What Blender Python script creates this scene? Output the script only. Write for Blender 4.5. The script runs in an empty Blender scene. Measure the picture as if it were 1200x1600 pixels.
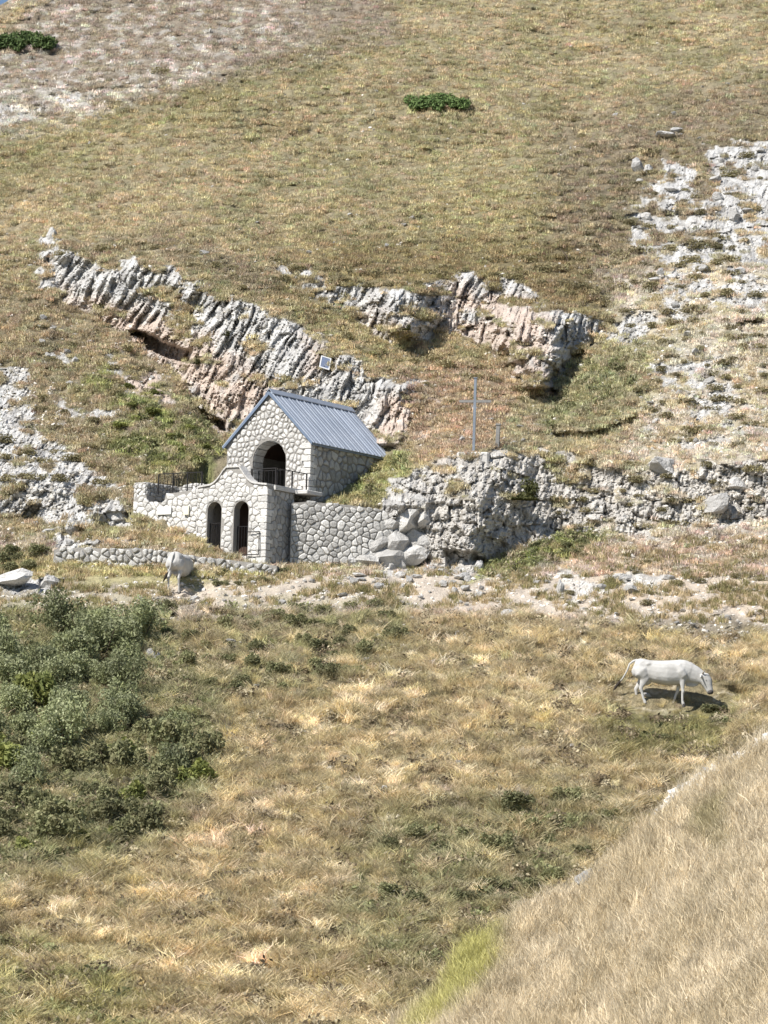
import bpy, bmesh, math, random
import numpy as np
from mathutils import Vector, Matrix, Euler
R = math.radians
rng = np.random.default_rng(7)
random.seed(7)
SC = bpy.context.scene
COL = SC.collection

# ------------------------------------------------------------------ camera
FPX = 4950.0                      # focal length in pixels of the 1200 px wide photograph
PITCH, ROLL = R(5.84), R(1.7)
fw = Vector((0, math.cos(PITCH), math.sin(PITCH)))
r0 = Vector((1, 0, 0)); u0 = r0.cross(fw)
rt = math.cos(ROLL) * r0 + math.sin(ROLL) * u0
up = -math.sin(ROLL) * r0 + math.cos(ROLL) * u0
cd = bpy.data.cameras.new('camera')
cam = bpy.data.objects.new('camera', cd); COL.objects.link(cam)
cam.matrix_world = Matrix((rt, up, -fw)).transposed().to_4x4()
cd.sensor_fit = 'HORIZONTAL'; cd.sensor_width = 36.0
cd.lens = 36.0 * FPX / 1200.0
cd.clip_start = 1.0; cd.clip_end = 3000
SC.camera = cam

# ------------------------------------------------------------------ light
SUN_EL, SUN_AZ = R(48), R(52)     # azimuth: to the left of the view direction, on the camera's side
to_sun = Vector((-math.sin(SUN_AZ) * math.cos(SUN_EL), -math.cos(SUN_AZ) * math.cos(SUN_EL), math.sin(SUN_EL)))
sl = bpy.data.lights.new('sun', 'SUN'); sl.energy = 5.0; sl.angle = R(0.5); sl.color = (1.0, 0.965, 0.91)
so = bpy.data.objects.new('sun', sl); COL.objects.link(so)
so.rotation_euler = (-to_sun).to_track_quat('-Z', 'Y').to_euler()
w = bpy.data.worlds.new('World'); SC.world = w; w.use_nodes = True
nt = w.node_tree
sky = nt.nodes.new('ShaderNodeTexSky'); sky.sky_type = 'NISHITA'; sky.sun_disc = False
sky.sun_elevation = SUN_EL; sky.sun_rotation = math.atan2(to_sun.x, to_sun.y)
sky.altitude = 1500; sky.dust_density = 0.6
bg = nt.nodes['Background']; bg.inputs['Strength'].default_value = 0.08
nt.links.new(sky.outputs[0], bg.inputs[0])
SC.view_settings.view_transform = 'Standard'
try: SC.view_settings.look = 'None'
except Exception: pass
SC.view_settings.exposure = 0.52; SC.view_settings.gamma = 1.0
SC.view_settings.use_curve_mapping = False
SC.cycles.max_bounces = 5
SC.cycles.diffuse_bounces = 3

# ------------------------------------------------------------------ pixel -> world
FW, RT, UP = np.array(fw), np.array(rt), np.array(up)
def at(u, v, D):
    """world point on the ray of photo pixel (u, v) at forward distance D"""
    u = np.asarray(u, float); v = np.asarray(v, float); D = np.asarray(D, float)
    dx = (u - 600.0) / FPX; dy = (800.0 - v) / FPX
    ray = FW + dx[..., None] * RT + dy[..., None] * UP
    return ray * (D / ray[..., 1])[..., None]
def at1(u, v, D): return Vector(at(u, v, D).tolist())
def proj(P):
    P = np.asarray(P, float); z = P @ FW
    return 600 + FPX * (P @ RT) / z, 800 - FPX * (P @ UP) / z

# ------------------------------------------------------------------ noise
def _h(ix, iy, s):
    h = (ix.astype(np.int64) * 374761393 + iy.astype(np.int64) * 668265263 + s * 2147483647 * 3 + s * 97) & 0xFFFFFFFF
    h = ((h ^ (h >> 13)) * 1274126177) & 0xFFFFFFFF
    h = ((h ^ (h >> 16)) * 2246822519) & 0xFFFFFFFF
    return (h ^ (h >> 15)) & 0xFFFFFFFF
def _r(ix, iy, s): return _h(ix, iy, s) / 4294967295.0
def perlin(x, y, s=0):
    xi = np.floor(x); yi = np.floor(y); xf = x - xi; yf = y - yi
    xi = xi.astype(np.int64); yi = yi.astype(np.int64)
    a = xf * xf * xf * (xf * (xf * 6 - 15) + 10); b = yf * yf * yf * (yf * (yf * 6 - 15) + 10)
    def g(i, j):
        t = _r(xi + i, yi + j, s) * 6.2831853
        return np.cos(t) * (xf - i) + np.sin(t) * (yf - j)
    n0 = g(0, 0) * (1 - a) + g(1, 0) * a; n1 = g(0, 1) * (1 - a) + g(1, 1) * a
    return (n0 * (1 - b) + n1 * b) * 1.5
def fbm(x, y, s=0, o=4, gain=0.5):
    t = 0; a = 1.0; n = 0
    for k in range(o):
        t = t + a * perlin(x * 2 ** k + 17.3 * k, y * 2 ** k - 9.1 * k, s + k); n += a; a *= gain
    return t / n
def worley(x, y, s=0):
    xi = np.floor(x).astype(np.int64); yi = np.floor(y).astype(np.int64)
    f1 = np.full(x.shape, 9.0); f2 = f1.copy(); cid = np.zeros(x.shape); 
    for i in (-1, 0, 1):
        for j in (-1, 0, 1):
            cx = xi + i; cy = yi + j
            px = cx + _r(cx, cy, s + 1); py = cy + _r(cx, cy, s + 2)
            d = np.hypot(px - x, py - y)
            c = d < f1
            f2 = np.where(c, f1, np.minimum(f2, d)); cid = np.where(c, _r(cx, cy, s + 3), cid); f1 = np.where(c, d, f1)
    return f1, f2, cid
def sstep(a, b, x):
    t = np.clip((x - a) / (b - a), 0, 1); return t * t * (3 - 2 * t)
def sdf(u, v, poly):
    """signed distance to a polygon in px, positive inside"""
    P = np.array(poly, float); n = len(P)
    d = np.full(u.shape, 1e9); ins = np.zeros(u.shape, bool)
    for i in range(n):
        a = P[i]; b = P[(i + 1) % n]; e = b - a
        wx = u - a[0]; wy = v - a[1]
        t = np.clip((wx * e[0] + wy * e[1]) / (e @ e), 0, 1)
        d = np.minimum(d, np.hypot(wx - t * e[0], wy - t * e[1]))
        if a[1] != b[1]:
            c = ((a[1] > v) != (b[1] > v)) & (u < (b[0] - a[0]) * (v - a[1]) / (b[1] - a[1]) + a[0])
            ins ^= c
    return np.where(ins, d, -d)

# ------------------------------------------------------------------ helpers
def tag(o, label=None, cat=None, group=None, kind=None):
    if label: o['label'] = label
    if cat: o['category'] = cat
    if group: o['group'] = group
    if kind: o['kind'] = kind
    return o
def np_mesh(name, V, F, mats, smooth=False, col=None):
    """V (n,3); F (m,k) all faces the same size"""
    me = bpy.data.meshes.new(name); n = len(V); m, k = F.shape
    me.vertices.add(n); me.vertices.foreach_set('co', np.ascontiguousarray(V, np.float32).ravel())
    me.loops.add(m * k); me.loops.foreach_set('vertex_index', np.ascontiguousarray(F, np.int32).ravel())
    me.polygons.add(m); me.polygons.foreach_set('loop_start', np.arange(0, m * k, k, dtype=np.int32))
    me.update(calc_edges=True)
    me.polygons.foreach_set('use_smooth', np.full(m, smooth))
    if col is not None:
        a = me.color_attributes.new('col', 'FLOAT_COLOR', 'POINT')
        c4 = np.ones((n, 4), np.float32); c4[:, :3] = col; a.data.foreach_set('color', c4.ravel())
    for mt in (mats if isinstance(mats, (list, tuple)) else [mats]): me.materials.append(mt)
    return me
def link(name, me, parent=None, loc=None, rot=None):
    o = bpy.data.objects.new(name, me); COL.objects.link(o)
    if parent is not None: o.parent = parent
    if loc is not None: o.location = loc
    if rot is not None: o.rotation_euler = rot
    return o
def pmesh(name, verts, faces, mat, smooth=False):
    me = bpy.data.meshes.new(name); me.from_pydata([tuple(v) for v in verts], [], faces); me.update()
    me.materials.append(mat)
    if smooth: me.polygons.foreach_set('use_smooth', [True] * len(me.polygons))
    return me
class MB:
    def __init__(s): s.v = []; s.f = []
    def box(s, x0, x1, y0, y1, z0, z1):
        b = len(s.v)
        s.v += [(x, y, z) for z in (z0, z1) for y in (y0, y1) for x in (x0, x1)]
        s.f += [tuple(b + i for i in q) for q in ((0, 2, 3, 1), (4, 5, 7, 6), (0, 1, 5, 4), (2, 6, 7, 3), (0, 4, 6, 2), (1, 3, 7, 5))]
        return s
    def tube(s, pts, rads, n=8, cap=True):
        pts = [Vector(p) for p in pts]
        if not hasattr(rads, '__len__'): rads = [rads] * len(pts)
        b = len(s.v); ref = None
        for i, p in enumerate(pts):
            t = (pts[min(i + 1, len(pts) - 1)] - pts[max(i - 1, 0)]).normalized()
            if ref is None:
                ref = Vector((1, 0, 0)) if abs(t.x) < .8 else Vector((0, 1, 0))
            a = t.cross(ref).normalized(); c = t.cross(a).normalized(); ref = -t.cross(a).cross(t) * 0 + ref
            rr = rads[i]; ra, rb = (rr if hasattr(rr, '__len__') else (rr, rr))
            for k in range(n):
                g = 2 * math.pi * k / n
                s.v.append(tuple(p + a * ra * math.cos(g) + c * rb * math.sin(g)))
        for i in range(len(pts) - 1):
            for k in range(n):
                q = b + i * n; s.f.append((q + k, q + (k + 1) % n, q + n + (k + 1) % n, q + n + k))
        if cap:
            s.f.append(tuple(b + k for k in range(n))[::-1]); s.f.append(tuple(b + (len(pts) - 1) * n + k for k in range(n)))
        return s
    def prism(s, poly, y0, y1):
        """polygon in x,z extruded along y"""
        b = len(s.v); n = len(poly)
        s.v += [(x, y0, z) for x, z in poly] + [(x, y1, z) for x, z in poly]
        s.f.append(tuple(range(b, b + n))); s.f.append(tuple(range(b + n, b + 2 * n))[::-1])
        for i in range(n):
            j = (i + 1) % n; s.f.append((b + i, b + n + i, b + n + j, b + j))
        return s
    def mesh(s, name, mat, smooth=False, bevel=0):
        me = pmesh(name, s.v, s.f, mat, smooth)
        bm = bmesh.new(); bm.from_mesh(me); bmesh.ops.recalc_face_normals(bm, faces=bm.faces)
        if bevel: bmesh.ops.bevel(bm, geom=bm.edges[:], offset=bevel, segments=1, affect='EDGES')
        bmesh.ops.triangulate(bm, faces=[f for f in bm.faces if len(f.verts) > 4])
        bm.to_mesh(me); bm.free()
        return me

# ------------------------------------------------------------------ materials
def mat(name, rough=0.9, metal=0.0):
    m = bpy.data.materials.new(name); m.use_nodes = True
    b = m.node_tree.nodes['Principled BSDF']
    b.inputs['Roughness'].default_value = rough; b.inputs['Metallic'].default_value = metal
    b.inputs['Specular IOR Level'].default_value = 0.25
    return m, m.node_tree, b
def N(t, kind, **kw):
    n = t.nodes.new(kind)
    for k, v in kw.items():
        if k in n.inputs: n.inputs[k].default_value = v
        else: setattr(n, k, v)
    return n
def mixc(t, fac, a, b, mode='MIX'):
    n = t.nodes.new('ShaderNodeMix'); n.data_type = 'RGBA'; n.blend_type = mode
    for sock, val in ((n.inputs[0], fac), (n.inputs[6], a), (n.inputs[7], b)):
        if hasattr(val, 'is_linked') or isinstance(val, bpy.types.NodeSocket): t.links.new(val, sock)
        else: sock.default_value = val if not hasattr(val, '__len__') else (*val, 1)[:4]
    return n.outputs[2]
def noise_fac(t, scale, lo, hi, detail=5, vec=None, src='Object', rough=.6):
    tc = N(t, 'ShaderNodeTexCoord'); nz = N(t, 'ShaderNodeTexNoise', Scale=scale, Detail=detail, Roughness=rough)
    v = vec or tc.outputs[src]; t.links.new(v, nz.inputs['Vector'])
    mr = N(t, 'ShaderNodeMapRange'); mr.inputs[1].default_value = .3; mr.inputs[2].default_value = .7
    mr.inputs[3].default_value = lo; mr.inputs[4].default_value = hi
    t.links.new(nz.outputs[0], mr.inputs[0]); return mr.outputs[0]
def bump(t, b, h, strength, dist):
    n = N(t, 'ShaderNodeBump', Strength=strength, Distance=dist); t.links.new(h, n.inputs['Height']); t.links.new(n.outputs[0], b.inputs['Normal'])
def simple(name, c1, c2=None, scale=6, rough=.9, metal=0, objrand=0.0, bmp=0.0):
    m, t, b = mat(name, rough, metal)
    c2 = c2 or tuple(x * .7 for x in c1)
    out = mixc(t, noise_fac(t, scale, 0, 1), c1, c2)
    if objrand:
        oi = N(t, 'ShaderNodeObjectInfo'); mr = N(t, 'ShaderNodeMapRange'); mr.inputs[3].default_value = 1 - objrand; mr.inputs[4].default_value = 1 + objrand * .6
        t.links.new(oi.outputs['Random'], mr.inputs[0])
        vm = N(t, 'ShaderNodeVectorMath', operation='SCALE'); t.links.new(out, vm.inputs[0]); t.links.new(mr.outputs[0], vm.inputs['Scale']); out = vm.outputs[0]
    t.links.new(out, b.inputs['Base Color'])
    if bmp: bump(t, b, noise_fac(t, scale * 3, 0, 1), .8, bmp)
    return m
def col_mat(name, lo, hi, scale, bscale, bdist, rough=.95, stretch=(1, 1, 1)):
    m, t, b = mat(name, rough)
    at_ = N(t, 'ShaderNodeAttribute', attribute_name='col')
    tc = N(t, 'ShaderNodeTexCoord'); mp = N(t, 'ShaderNodeMapping'); mp.inputs['Scale'].default_value = stretch
    t.links.new(tc.outputs['Object'], mp.inputs[0])
    f = noise_fac(t, scale, lo, hi, 6, mp.outputs[0], rough=.7)
    vm = N(t, 'ShaderNodeVectorMath', operation='SCALE'); t.links.new(at_.outputs['Color'], vm.inputs[0]); t.links.new(f, vm.inputs['Scale'])
    t.links.new(vm.outputs[0], b.inputs['Base Color'])
    bump(t, b, noise_fac(t, bscale, 0, 1, 5, mp.outputs[0], rough=.7), 1.0, bdist)
    return m
M_ground = col_mat('turf_soil', .72, 1.25, 3.0, 6.0, .09)
M_rock = col_mat('limestone', .72, 1.22, 3.2, 5.0, .10, .88, (1, 1, .55))
M_path = col_mat('gravel_path', .8, 1.2, 9.0, 12.0, .03)
def inst_mat(name, base_rand=.25, trans=0.0, sat=None):
    m, t, b = mat(name, .85)
    a = N(t, 'ShaderNodeAttribute', attribute_name='tint'); a.attribute_type = 'INSTANCER'
    v = N(t, 'ShaderNodeAttribute', attribute_name='var')
    vm = N(t, 'ShaderNodeVectorMath', operation='MULTIPLY'); t.links.new(a.outputs['Color'], vm.inputs[0]); t.links.new(v.outputs['Color'], vm.inputs[1])
    t.links.new(vm.outputs[0], b.inputs['Base Color'])
    if trans:
        tr = N(t, 'ShaderNodeBsdfTranslucent'); t.links.new(vm.outputs[0], tr.inputs['Color'])
        mx = N(t, 'ShaderNodeMixShader'); mx.inputs[0].default_value = trans
        t.links.new(b.outputs[0], mx.inputs[1]); t.links.new(tr.outputs[0], mx.inputs[2])
        t.links.new(mx.outputs[0], t.nodes['Material Output'].inputs['Surface'])
    return m
M_tuft = inst_mat('grass_blades', trans=.3)
M_leafi = inst_mat('weed_leaves', trans=.25)
M_peb = inst_mat('loose_stone')
def leaf_mat(name, c1, c2, c3=None, trans=.25):
    m, t, b = mat(name, .8)
    v = N(t, 'ShaderNodeAttribute', attribute_name='var')
    sep = N(t, 'ShaderNodeSeparateColor'); t.links.new(v.outputs['Color'], sep.inputs[0])
    o = mixc(t, sep.outputs[0], c1, c2)
    if c3: o = mixc(t, noise_fac(t, 1.6, 0, 1, 2), o, c3)
    oi = N(t, 'ShaderNodeObjectInfo'); mr = N(t, 'ShaderNodeMapRange'); mr.inputs[3].default_value = .7; mr.inputs[4].default_value = 1.25
    t.links.new(oi.outputs['Random'], mr.inputs[0])
    vm = N(t, 'ShaderNodeVectorMath', operation='SCALE'); t.links.new(o, vm.inputs[0]); t.links.new(mr.outputs[0], vm.inputs['Scale'])
    t.links.new(vm.outputs[0], b.inputs['Base Color'])
    tr = N(t, 'ShaderNodeBsdfTranslucent'); t.links.new(vm.outputs[0], tr.inputs['Color'])
    mx = N(t, 'ShaderNodeMixShader'); mx.inputs[0].default_value = trans
    t.links.new(b.outputs[0], mx.inputs[1]); t.links.new(tr.outputs[0], mx.inputs[2])
    t.links.new(mx.outputs[0], t.nodes['Material Output'].inputs['Surface'])
    return m
M_greybush = leaf_mat('grey_green_leaves', (.215, .24, .12), (.45, .46, .29), (.24, .26, .11))
M_greenbush = leaf_mat('green_leaves', (.15, .165, .07), (.34, .34, .18), (.24, .22, .12))
M_yelbush = leaf_mat('yellow_green_leaves', (.20, .22, .06), (.38, .38, .12), (.17, .20, .07))
M_juniper = leaf_mat('juniper_needles', (.08, .125, .04), (.15, .21, .07))
M_cushion = leaf_mat('cushion_shrub_twigs', (.20, .165, .10), (.42, .35, .21), (.26, .24, .12))
M_moss = leaf_mat('dark_ivy_leaves', (.05, .055, .02), (.12, .12, .045))
M_twig = simple('dead_wood', (.15, .11, .08), (.08, .06, .045), 10)
M_stoneW = simple('pale_wall_stone', (.74, .72, .68), (.56, .54, .51), 7, objrand=.22, bmp=.02)
M_stoneG = simple('grey_wall_stone', (.52, .51, .49), (.36, .35, .33), 7, objrand=.28, bmp=.02)
M_stoneV = simple('mixed_wall_stone', (.66, .645, .61), (.46, .445, .42), 6, objrand=.35, bmp=.02)
M_mortar = simple('grey_mortar', (.32, .30, .275), (.24, .225, .205), 10, bmp=.01)
M_mortarD = simple('weathered_mortar', (.36, .34, .31), (.26, .245, .225), 10, bmp=.01)
M_coping = simple('limestone_coping', (.62, .60, .57), (.50, .48, .45), 5, bmp=.01)
M_roof = simple('blue_grey_sheet_metal', (.41, .445, .505), (.33, .37, .435), 1.2, .5, .35, objrand=.10)
M_trim = simple('roof_trim', (.20, .25, .33), (.16, .20, .27), 2, .5, .4)
M_iron = simple('black_iron', (.02, .02, .022), (.035, .03, .028), 8, .6, .3)
M_steel = simple('galvanised_steel', (.30, .33, .37), (.22, .24, .27), 4, .45, .6)
M_floor = simple('stone_floor', (.30, .28, .25), (.22, .2, .18), 4)
M_plaque = simple('white_marble_plaque', (.78, .77, .73), (.70, .69, .65), 3, .5)
M_cream = simple('cream_enamel_sign', (.74, .71, .58), (.68, .65, .52), 3, .5)
M_white = simple('white_frame', (.80, .80, .80), (.74, .74, .74), 3, .4)
M_cell = simple('solar_cell', (.20, .24, .33), (.15, .18, .27), 8, .25)
M_boulder = simple('boulder_limestone', (.64, .62, .59), (.42, .405, .38), 2.2, objrand=.25, bmp=.06)
M_pink = simple('pink_limestone', (.55, .42, .33), (.40, .32, .27), 2.0, objrand=.2, bmp=.06)
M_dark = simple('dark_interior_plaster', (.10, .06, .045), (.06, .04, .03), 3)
M_wood = simple('weathered_wood', (.27, .265, .25), (.20, .19, .18), 12)

# ------------------------------------------------------------------ terrain fields on a sheet indexed by (row, column)
STEP = 2.2
uu = np.concatenate([[-1500, -1150, -900, -700, -540, -420, -330, -270, -225, -190, -165], np.arange(-145, 1346, STEP), [1365, 1390, 1425, 1470, 1530, 1620, 1740, 1900, 2100, 2350, 2700]])
vv = np.concatenate([np.arange(-150, 1660, STEP), [1664, 1672, 1685, 1705, 1735, 1780, 1850, 1950, 2100, 2300, 2600, 3000]])
U, V = np.meshgrid(uu, vv)
rowsV = [-400, -150, 0, 150, 300, 430, 600, 700, 800, 875, 900, 960, 1100, 1250, 1400, 1600, 1700, 2000, 2600, 3200]
rowsD = [215, 178, 162, 147, 135, 126, 118.5, 114.6, 111.0, 108.2, 106.2, 101.5, 90.5, 80, 72, 63, 59, 51, 40, 32]
def base_D(u, v):
    D = np.interp(v, rowsV, rowsD)
    D = D + np.interp(u, [-600, 0, 300, 600, 900, 1200, 1800], [5, 2, .3, 0, .6, -1.5, -6]) * sstep(940, 500, v)
    D = D + np.interp(u, [-600, 0, 400, 800, 1200, 1800], [-3, -1, 0, 0, 1.5, 5]) * sstep(940, 1200, v)
    return D
D0 = base_D(U, V)
P0 = at(U, V, D0)
X, Z = P0[..., 0], P0[..., 2]
S = D0 * 0.55                               # along-slope coordinate
# smooth rolling relief
D = D0 + fbm(X * .09, S * .16, 3, 3) * 2.2 * sstep(700, 350, V) + fbm(X * .12, S * .2, 5, 3) * 1.6 * sstep(950, 1150, V)
wu = U + fbm(X * .9, Z * .9, 11, 3) * 22; wv = V + fbm(X * .9, Z * .9, 21, 3) * 22
wu2 = U + fbm(X * 1.8, Z * 1.8, 31, 3) * 12; wv2 = V + fbm(X * 1.8, Z * 1.8, 41, 3) * 12

def cliff(top, bot, k, fa=1.0, fb=.7, edge=40):
    tu, tv = zip(*top); bu, bv = zip(*bot)
    vt = np.interp(wu, tu, tv); vb = np.interp(wu, bu, bv)
    taper = sstep(min(tu), min(tu) + edge, wu) * sstep(max(tu), max(tu) - edge, wu)
    A = (base_D(U, vt) - base_D(U, vb)) * k * taper
    t = (vb - V) / np.maximum(vb - vt, 8)   # 0 at the foot, 1 at the brow
    h = np.maximum(vb - vt, 8)
    below = np.exp(-np.maximum(-t, 0) * h / (fb * 90.0)); above = np.exp(-np.maximum(t - 1, 0) * h / (fa * 90.0))
    return np.where(t < 0, .5 * A * below, np.where(t > 1, -.5 * A * above, .5 * A - A * t))
C1t = [(60, 392), (100, 400), (240, 412), (300, 442), (420, 488), (500, 532), (600, 592), (650, 600)]
C1b = [(60, 440), (110, 470), (200, 528), (290, 605), (350, 668), (420, 705), (520, 700), (600, 665), (650, 640)]
C2t = [(425, 405), (470, 422), (540, 448), (620, 458), (680, 440), (740, 430), (800, 440), (870, 480), (950, 498)]
C2b = [(425, 425), (480, 460), (540, 492), (600, 528), (650, 537), (700, 520), (740, 535), (800, 575), (855, 614), (900, 562), (950, 515)]
C4t = [(560, 780), (650, 735), (690, 718), (760, 706), (830, 712), (900, 702), (1000, 735), (1100, 730), (1300, 705)]
C4b = [(560, 884), (640, 886), (740, 890), (800, 862), (860, 832), (950, 834), (1050, 822), (1150, 815), (1300, 800)]
D += cliff(C1t, C1b, .70) + cliff(C2t, C2b, .62, .8, .5) + cliff(C4t, C4b, .60, .6, .5, 90)
D += cliff([(400, 786), (690, 790)], [(400, 878), (690, 882)], 1.0, .6, .12, 80)
D += cliff([(-60, 742), (60, 752), (120, 770)], [(-60, 812), (60, 812), (120, 800)], .8, .4, .4, 30)
D += cliff([(930, 1066), (1170, 1066)], [(930, 1112), (1170, 1112)], .75, .5, .5, 40)
D += cliff([(250, 895), (350, 895)], [(250, 932), (350, 932)], .6, .2, .2, 25)
def block(rows, Pm, soft=10):
    rv = [r[0] for r in rows]
    ul = np.interp(wv2, rv, [r[1] for r in rows]); ur = np.interp(wv2, rv, [r[2] for r in rows]); wr = np.interp(wv2, rv, [r[3] for r in rows])
    a = sstep(ul - soft * 2, ul + soft, wu2) * np.clip(1 - (wu2 - ur) / wr, 0, 1)
    return -Pm * a * sstep(min(rv) - soft, min(rv) + soft, V) * sstep(max(rv) + soft, max(rv) - soft * .5, V)
D += block([(445, 600, 655, 60), (490, 600, 650, 60), (525, 625, 645, 20)], 2.3, 22)
D += block([(490, 780, 868, 70), (530, 790, 865, 68), (560, 800, 862, 35), (605, 835, 850, 10)], 2.3, 22)
D += block([(545, 800, 850, 40), (605, 820, 850, 12)], .8, 6)
D += block([(722, 690, 790, 40), (780, 690, 750, 90), (840, 690, 726, 80), (885, 690, 735, 20)], 2.1, 65)
D += block([(600, 600, 640, 30), (650, 585, 615, 45), (695, 570, 600, 30)], 1.3, 6)
D += block([(255, 1035, 1060, 25), (330, 1035, 1075, 20)], .7, 6)
D += block([(190, 1100, 1220, 25), (380, 1080, 1220, 20)], .8, 14)
def recess(poly, amt, soft=5):
    return amt * sstep(-soft, soft, sdf(wu2 * .4 + U * .6, wv2 * .4 + V * .6, poly))
D += recess([(200, 516), (225, 520), (262, 538), (298, 548), (296, 566), (262, 562), (232, 546)], 2.2, 3)
D += recess([(292, 612), (312, 640), (352, 658), (354, 676), (325, 664), (300, 642)], 1.8, 3)
D += recess([(148, 806), (205, 798), (205, 828), (150, 828)], .9, 3)
D += recess([(95, 826), (135, 826), (133, 845), (98, 844)], .7, 3)
D += recess([(22, 812), (50, 786), (62, 790), (58, 812)], .8, 3)
D += recess([(862, 686), (925, 692), (1003, 655), (1003, 645), (925, 676), (865, 676)], .9, 3)
D += recess([(60, 905), (104, 908), (104, 926), (60, 934)], .7, 3)
D += recess([(695, 860), (740, 862), (770, 882), (700, 888)], .7, 3)
D += recess([(1150, 505), (1198, 498), (1198, 516), (1160, 516)], .6, 3)

# rockiness
rock = np.zeros(U.shape)
def rk(poly, lvl, soft=6):
    global rock
    rock = np.maximum(rock, lvl * sstep(-soft, soft, sdf(wu, wv, poly)))
rk(C1t + C1b[::-1], 1.02, 20)
rk(C2t + C2b[::-1], 1.0, 24)
rk([(600, 770), (650, 735), (690, 715), (760, 704), (850, 702), (900, 705), (860, 830), (800, 865), (740, 892), (560, 892), (545, 870)], 1.02, 22)
rk([(860, 720), (1010, 735), (1220, 715), (1220, 812), (1010, 838), (850, 842)], .85, 12)
rk([(575, 692), (600, 640), (640, 598), (672, 602), (655, 645), (625, 705)], 1.0, 18)
rk([(660, 600), (700, 620), (740, 640), (730, 700), (650, 720), (640, 660)], .42, 12)
rk([(940, 520), (1000, 485), (1035, 490), (1030, 515), (975, 540)], .9)
rk([(1100, 230), (1220, 200), (1220, 400), (1120, 420), (1060, 390), (1120, 300)], .64, 20)
rk([(1030, 255), (1085, 250), (1090, 330), (1035, 330)], .75)
rk([(975, 320), (1015, 320), (1020, 360), (985, 360)], .6)
rk([(1020, 350), (1100, 340), (1110, 440), (1030, 420)], .6, 15)
rk([(960, 300), (1220, 180), (1220, 520), (1040, 520), (980, 420)], .49, 25)
rk([(1000, 540), (1220, 520), (1220, 720), (1000, 720)], .44, 25)
rk([(-100, 560), (40, 575), (70, 700), (20, 720), (-100, 720)], .85, 8)
rk([(-100, 690), (90, 680), (190, 760), (205, 830), (150, 832), (60, 815), (-100, 815)], .66, 12)
rk([(50, 480), (190, 500), (250, 650), (80, 700)], .38, 25)
rk([(62, 375), (95, 365), (100, 410), (60, 430)], .6)
rk([(215, 570), (260, 570), (290, 640), (220, 640), (195, 600)], .55, 10)
rk([(-100, 900), (60, 898), (105, 910), (60, 935), (-100, 935)], .85, 5)
rk([(860, 890), (1050, 892), (1050, 940), (870, 940)], .48, 10)
rk([(80, 835), (220, 840), (220, 850), (80, 858)], .6, 6)
rk([(-50, 150), (120, 130), (350, 90), (300, 120), (60, 200), (-50, 215)], .44, 25)
rk([(40, 400), (400, 390), (1220, 380), (1220, 880), (860, 880), (600, 700), (340, 760), (200, 720), (-60, 860), (-60, 430)], .27, 40)
rk([(-60, 60), (330, 20), (420, 60), (330, 120), (-60, 215)], .30, 30)
patch = fbm(X * 1.1, Z * 1.4, 61, 4) * .5 + .5
patchf = fbm(X * 3.2, Z * 3.6, 71, 3) * .5 + .5
pn = np.clip((fbm(X * .55, Z * .75, 62, 4) * .5 + .5) * .45 + patch * .3 + patchf * .25, 0, 1)
pn = np.clip((pn - .5) * 1.25 + .5, 0, 1)
RM = np.where(rock > .95, 1.0, sstep(-.035, .035, rock - (.12 + pn * .95) + .12))
RM = np.maximum(RM, sstep(.8, .95, rock) * sstep(.60, .50, pn))
# some turf tongues over the brows of the cliffs
RM = RM * (1 - .9 * sstep(.58, .64, patch) * sstep(.99, .9, rock))

ledge = fbm(X * .55 + .3 * Z, Z * 1.1, 65, 4) * .5 + .5
RM = RM * (1 - sstep(.57, .61, ledge * .75 + patchf * .25) * sstep(1.3, .9, np.abs(V - 560) / 200) * (U > 150))
RM = RM * (1 - sstep(.60, .64, ledge * .7 + patchf * .3) * (V > 690) * (U > 850))
# rock shapes: leaning slabs with cracks, then small facets
la = R(16)
rx = X * math.cos(la) - Z * math.sin(la); rz = X * math.sin(la) + Z * math.cos(la)
rx = rx + fbm(X * .7, Z * .5, 81, 3) * .22
f1, f2, cid = worley(rx * 2.0, rz * .50, 100)
g1, g2, cid2 = worley(rx * 4.8 + 3, rz * 1.5, 200)
q1, q2, cid3 = worley(X * 7.5, Z * 6.0, 300)
def saw(x): 
    f = x - np.floor(x); return np.where(f < .86, f / .86, (1 - f) / .14)
ph = fbm(rx * .6, rz * .22, 91, 3) * .75 + cid * .5
s1 = saw(rx * 1.15 + ph); s2 = saw(rx * 3.1 + ph * 1.7 + cid * 2.0); s3 = saw(rx * 7.5 + ph * 2 + cid2 * 2.0)
flute = s2
ribm = .35 + 1.1 * sstep(.35, .7, fbm(X * .8, Z * .8, 98, 3) * .5 + .5)
slab = (s1 - .5) * .34 + (s2 - .5) * .24 * ribm + fbm(X * 1.7, Z * 1.3, 99, 4) * .30 - .10 * sstep(.10, 0, q2 - q1) + (s3 - .5) * .09 + (cid2 - .5) * .20 + (cid - .5) * .25 - .16 * sstep(.12, 0, f2 - f1) + (cid3 - .5) * .08 + fbm(X * .5, Z * .5, 92, 2) * .30
b1, b2, bc = worley(X * 1.5, Z * 1.9, 400)
blocky = (bc - .5) * .5 - .22 * sstep(.13, 0, b2 - b1) + (cid3 - .5) * .14 + (cid2 - .5) * .25 - .12 * sstep(.12, 0, g2 - g1) + fbm(X * 2, Z * 2, 95, 4) * .4 + (s2 - .5) * .16 + (s3 - .5) * .07 + perlin(X * 9, Z * 8, 97) * .04
wl = sstep(0, 1, np.clip(sdf(U, V, [(40, 350), (700, 350), (1000, 420), (960, 640), (600, 720), (300, 720)]) / 30 + .5, 0, 1))
amp = sstep(.1, .95, rock) * .8 + .2
D -= RM * (slab * wl + blocky * (1 - wl) * .72) * amp + RM * .05
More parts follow.
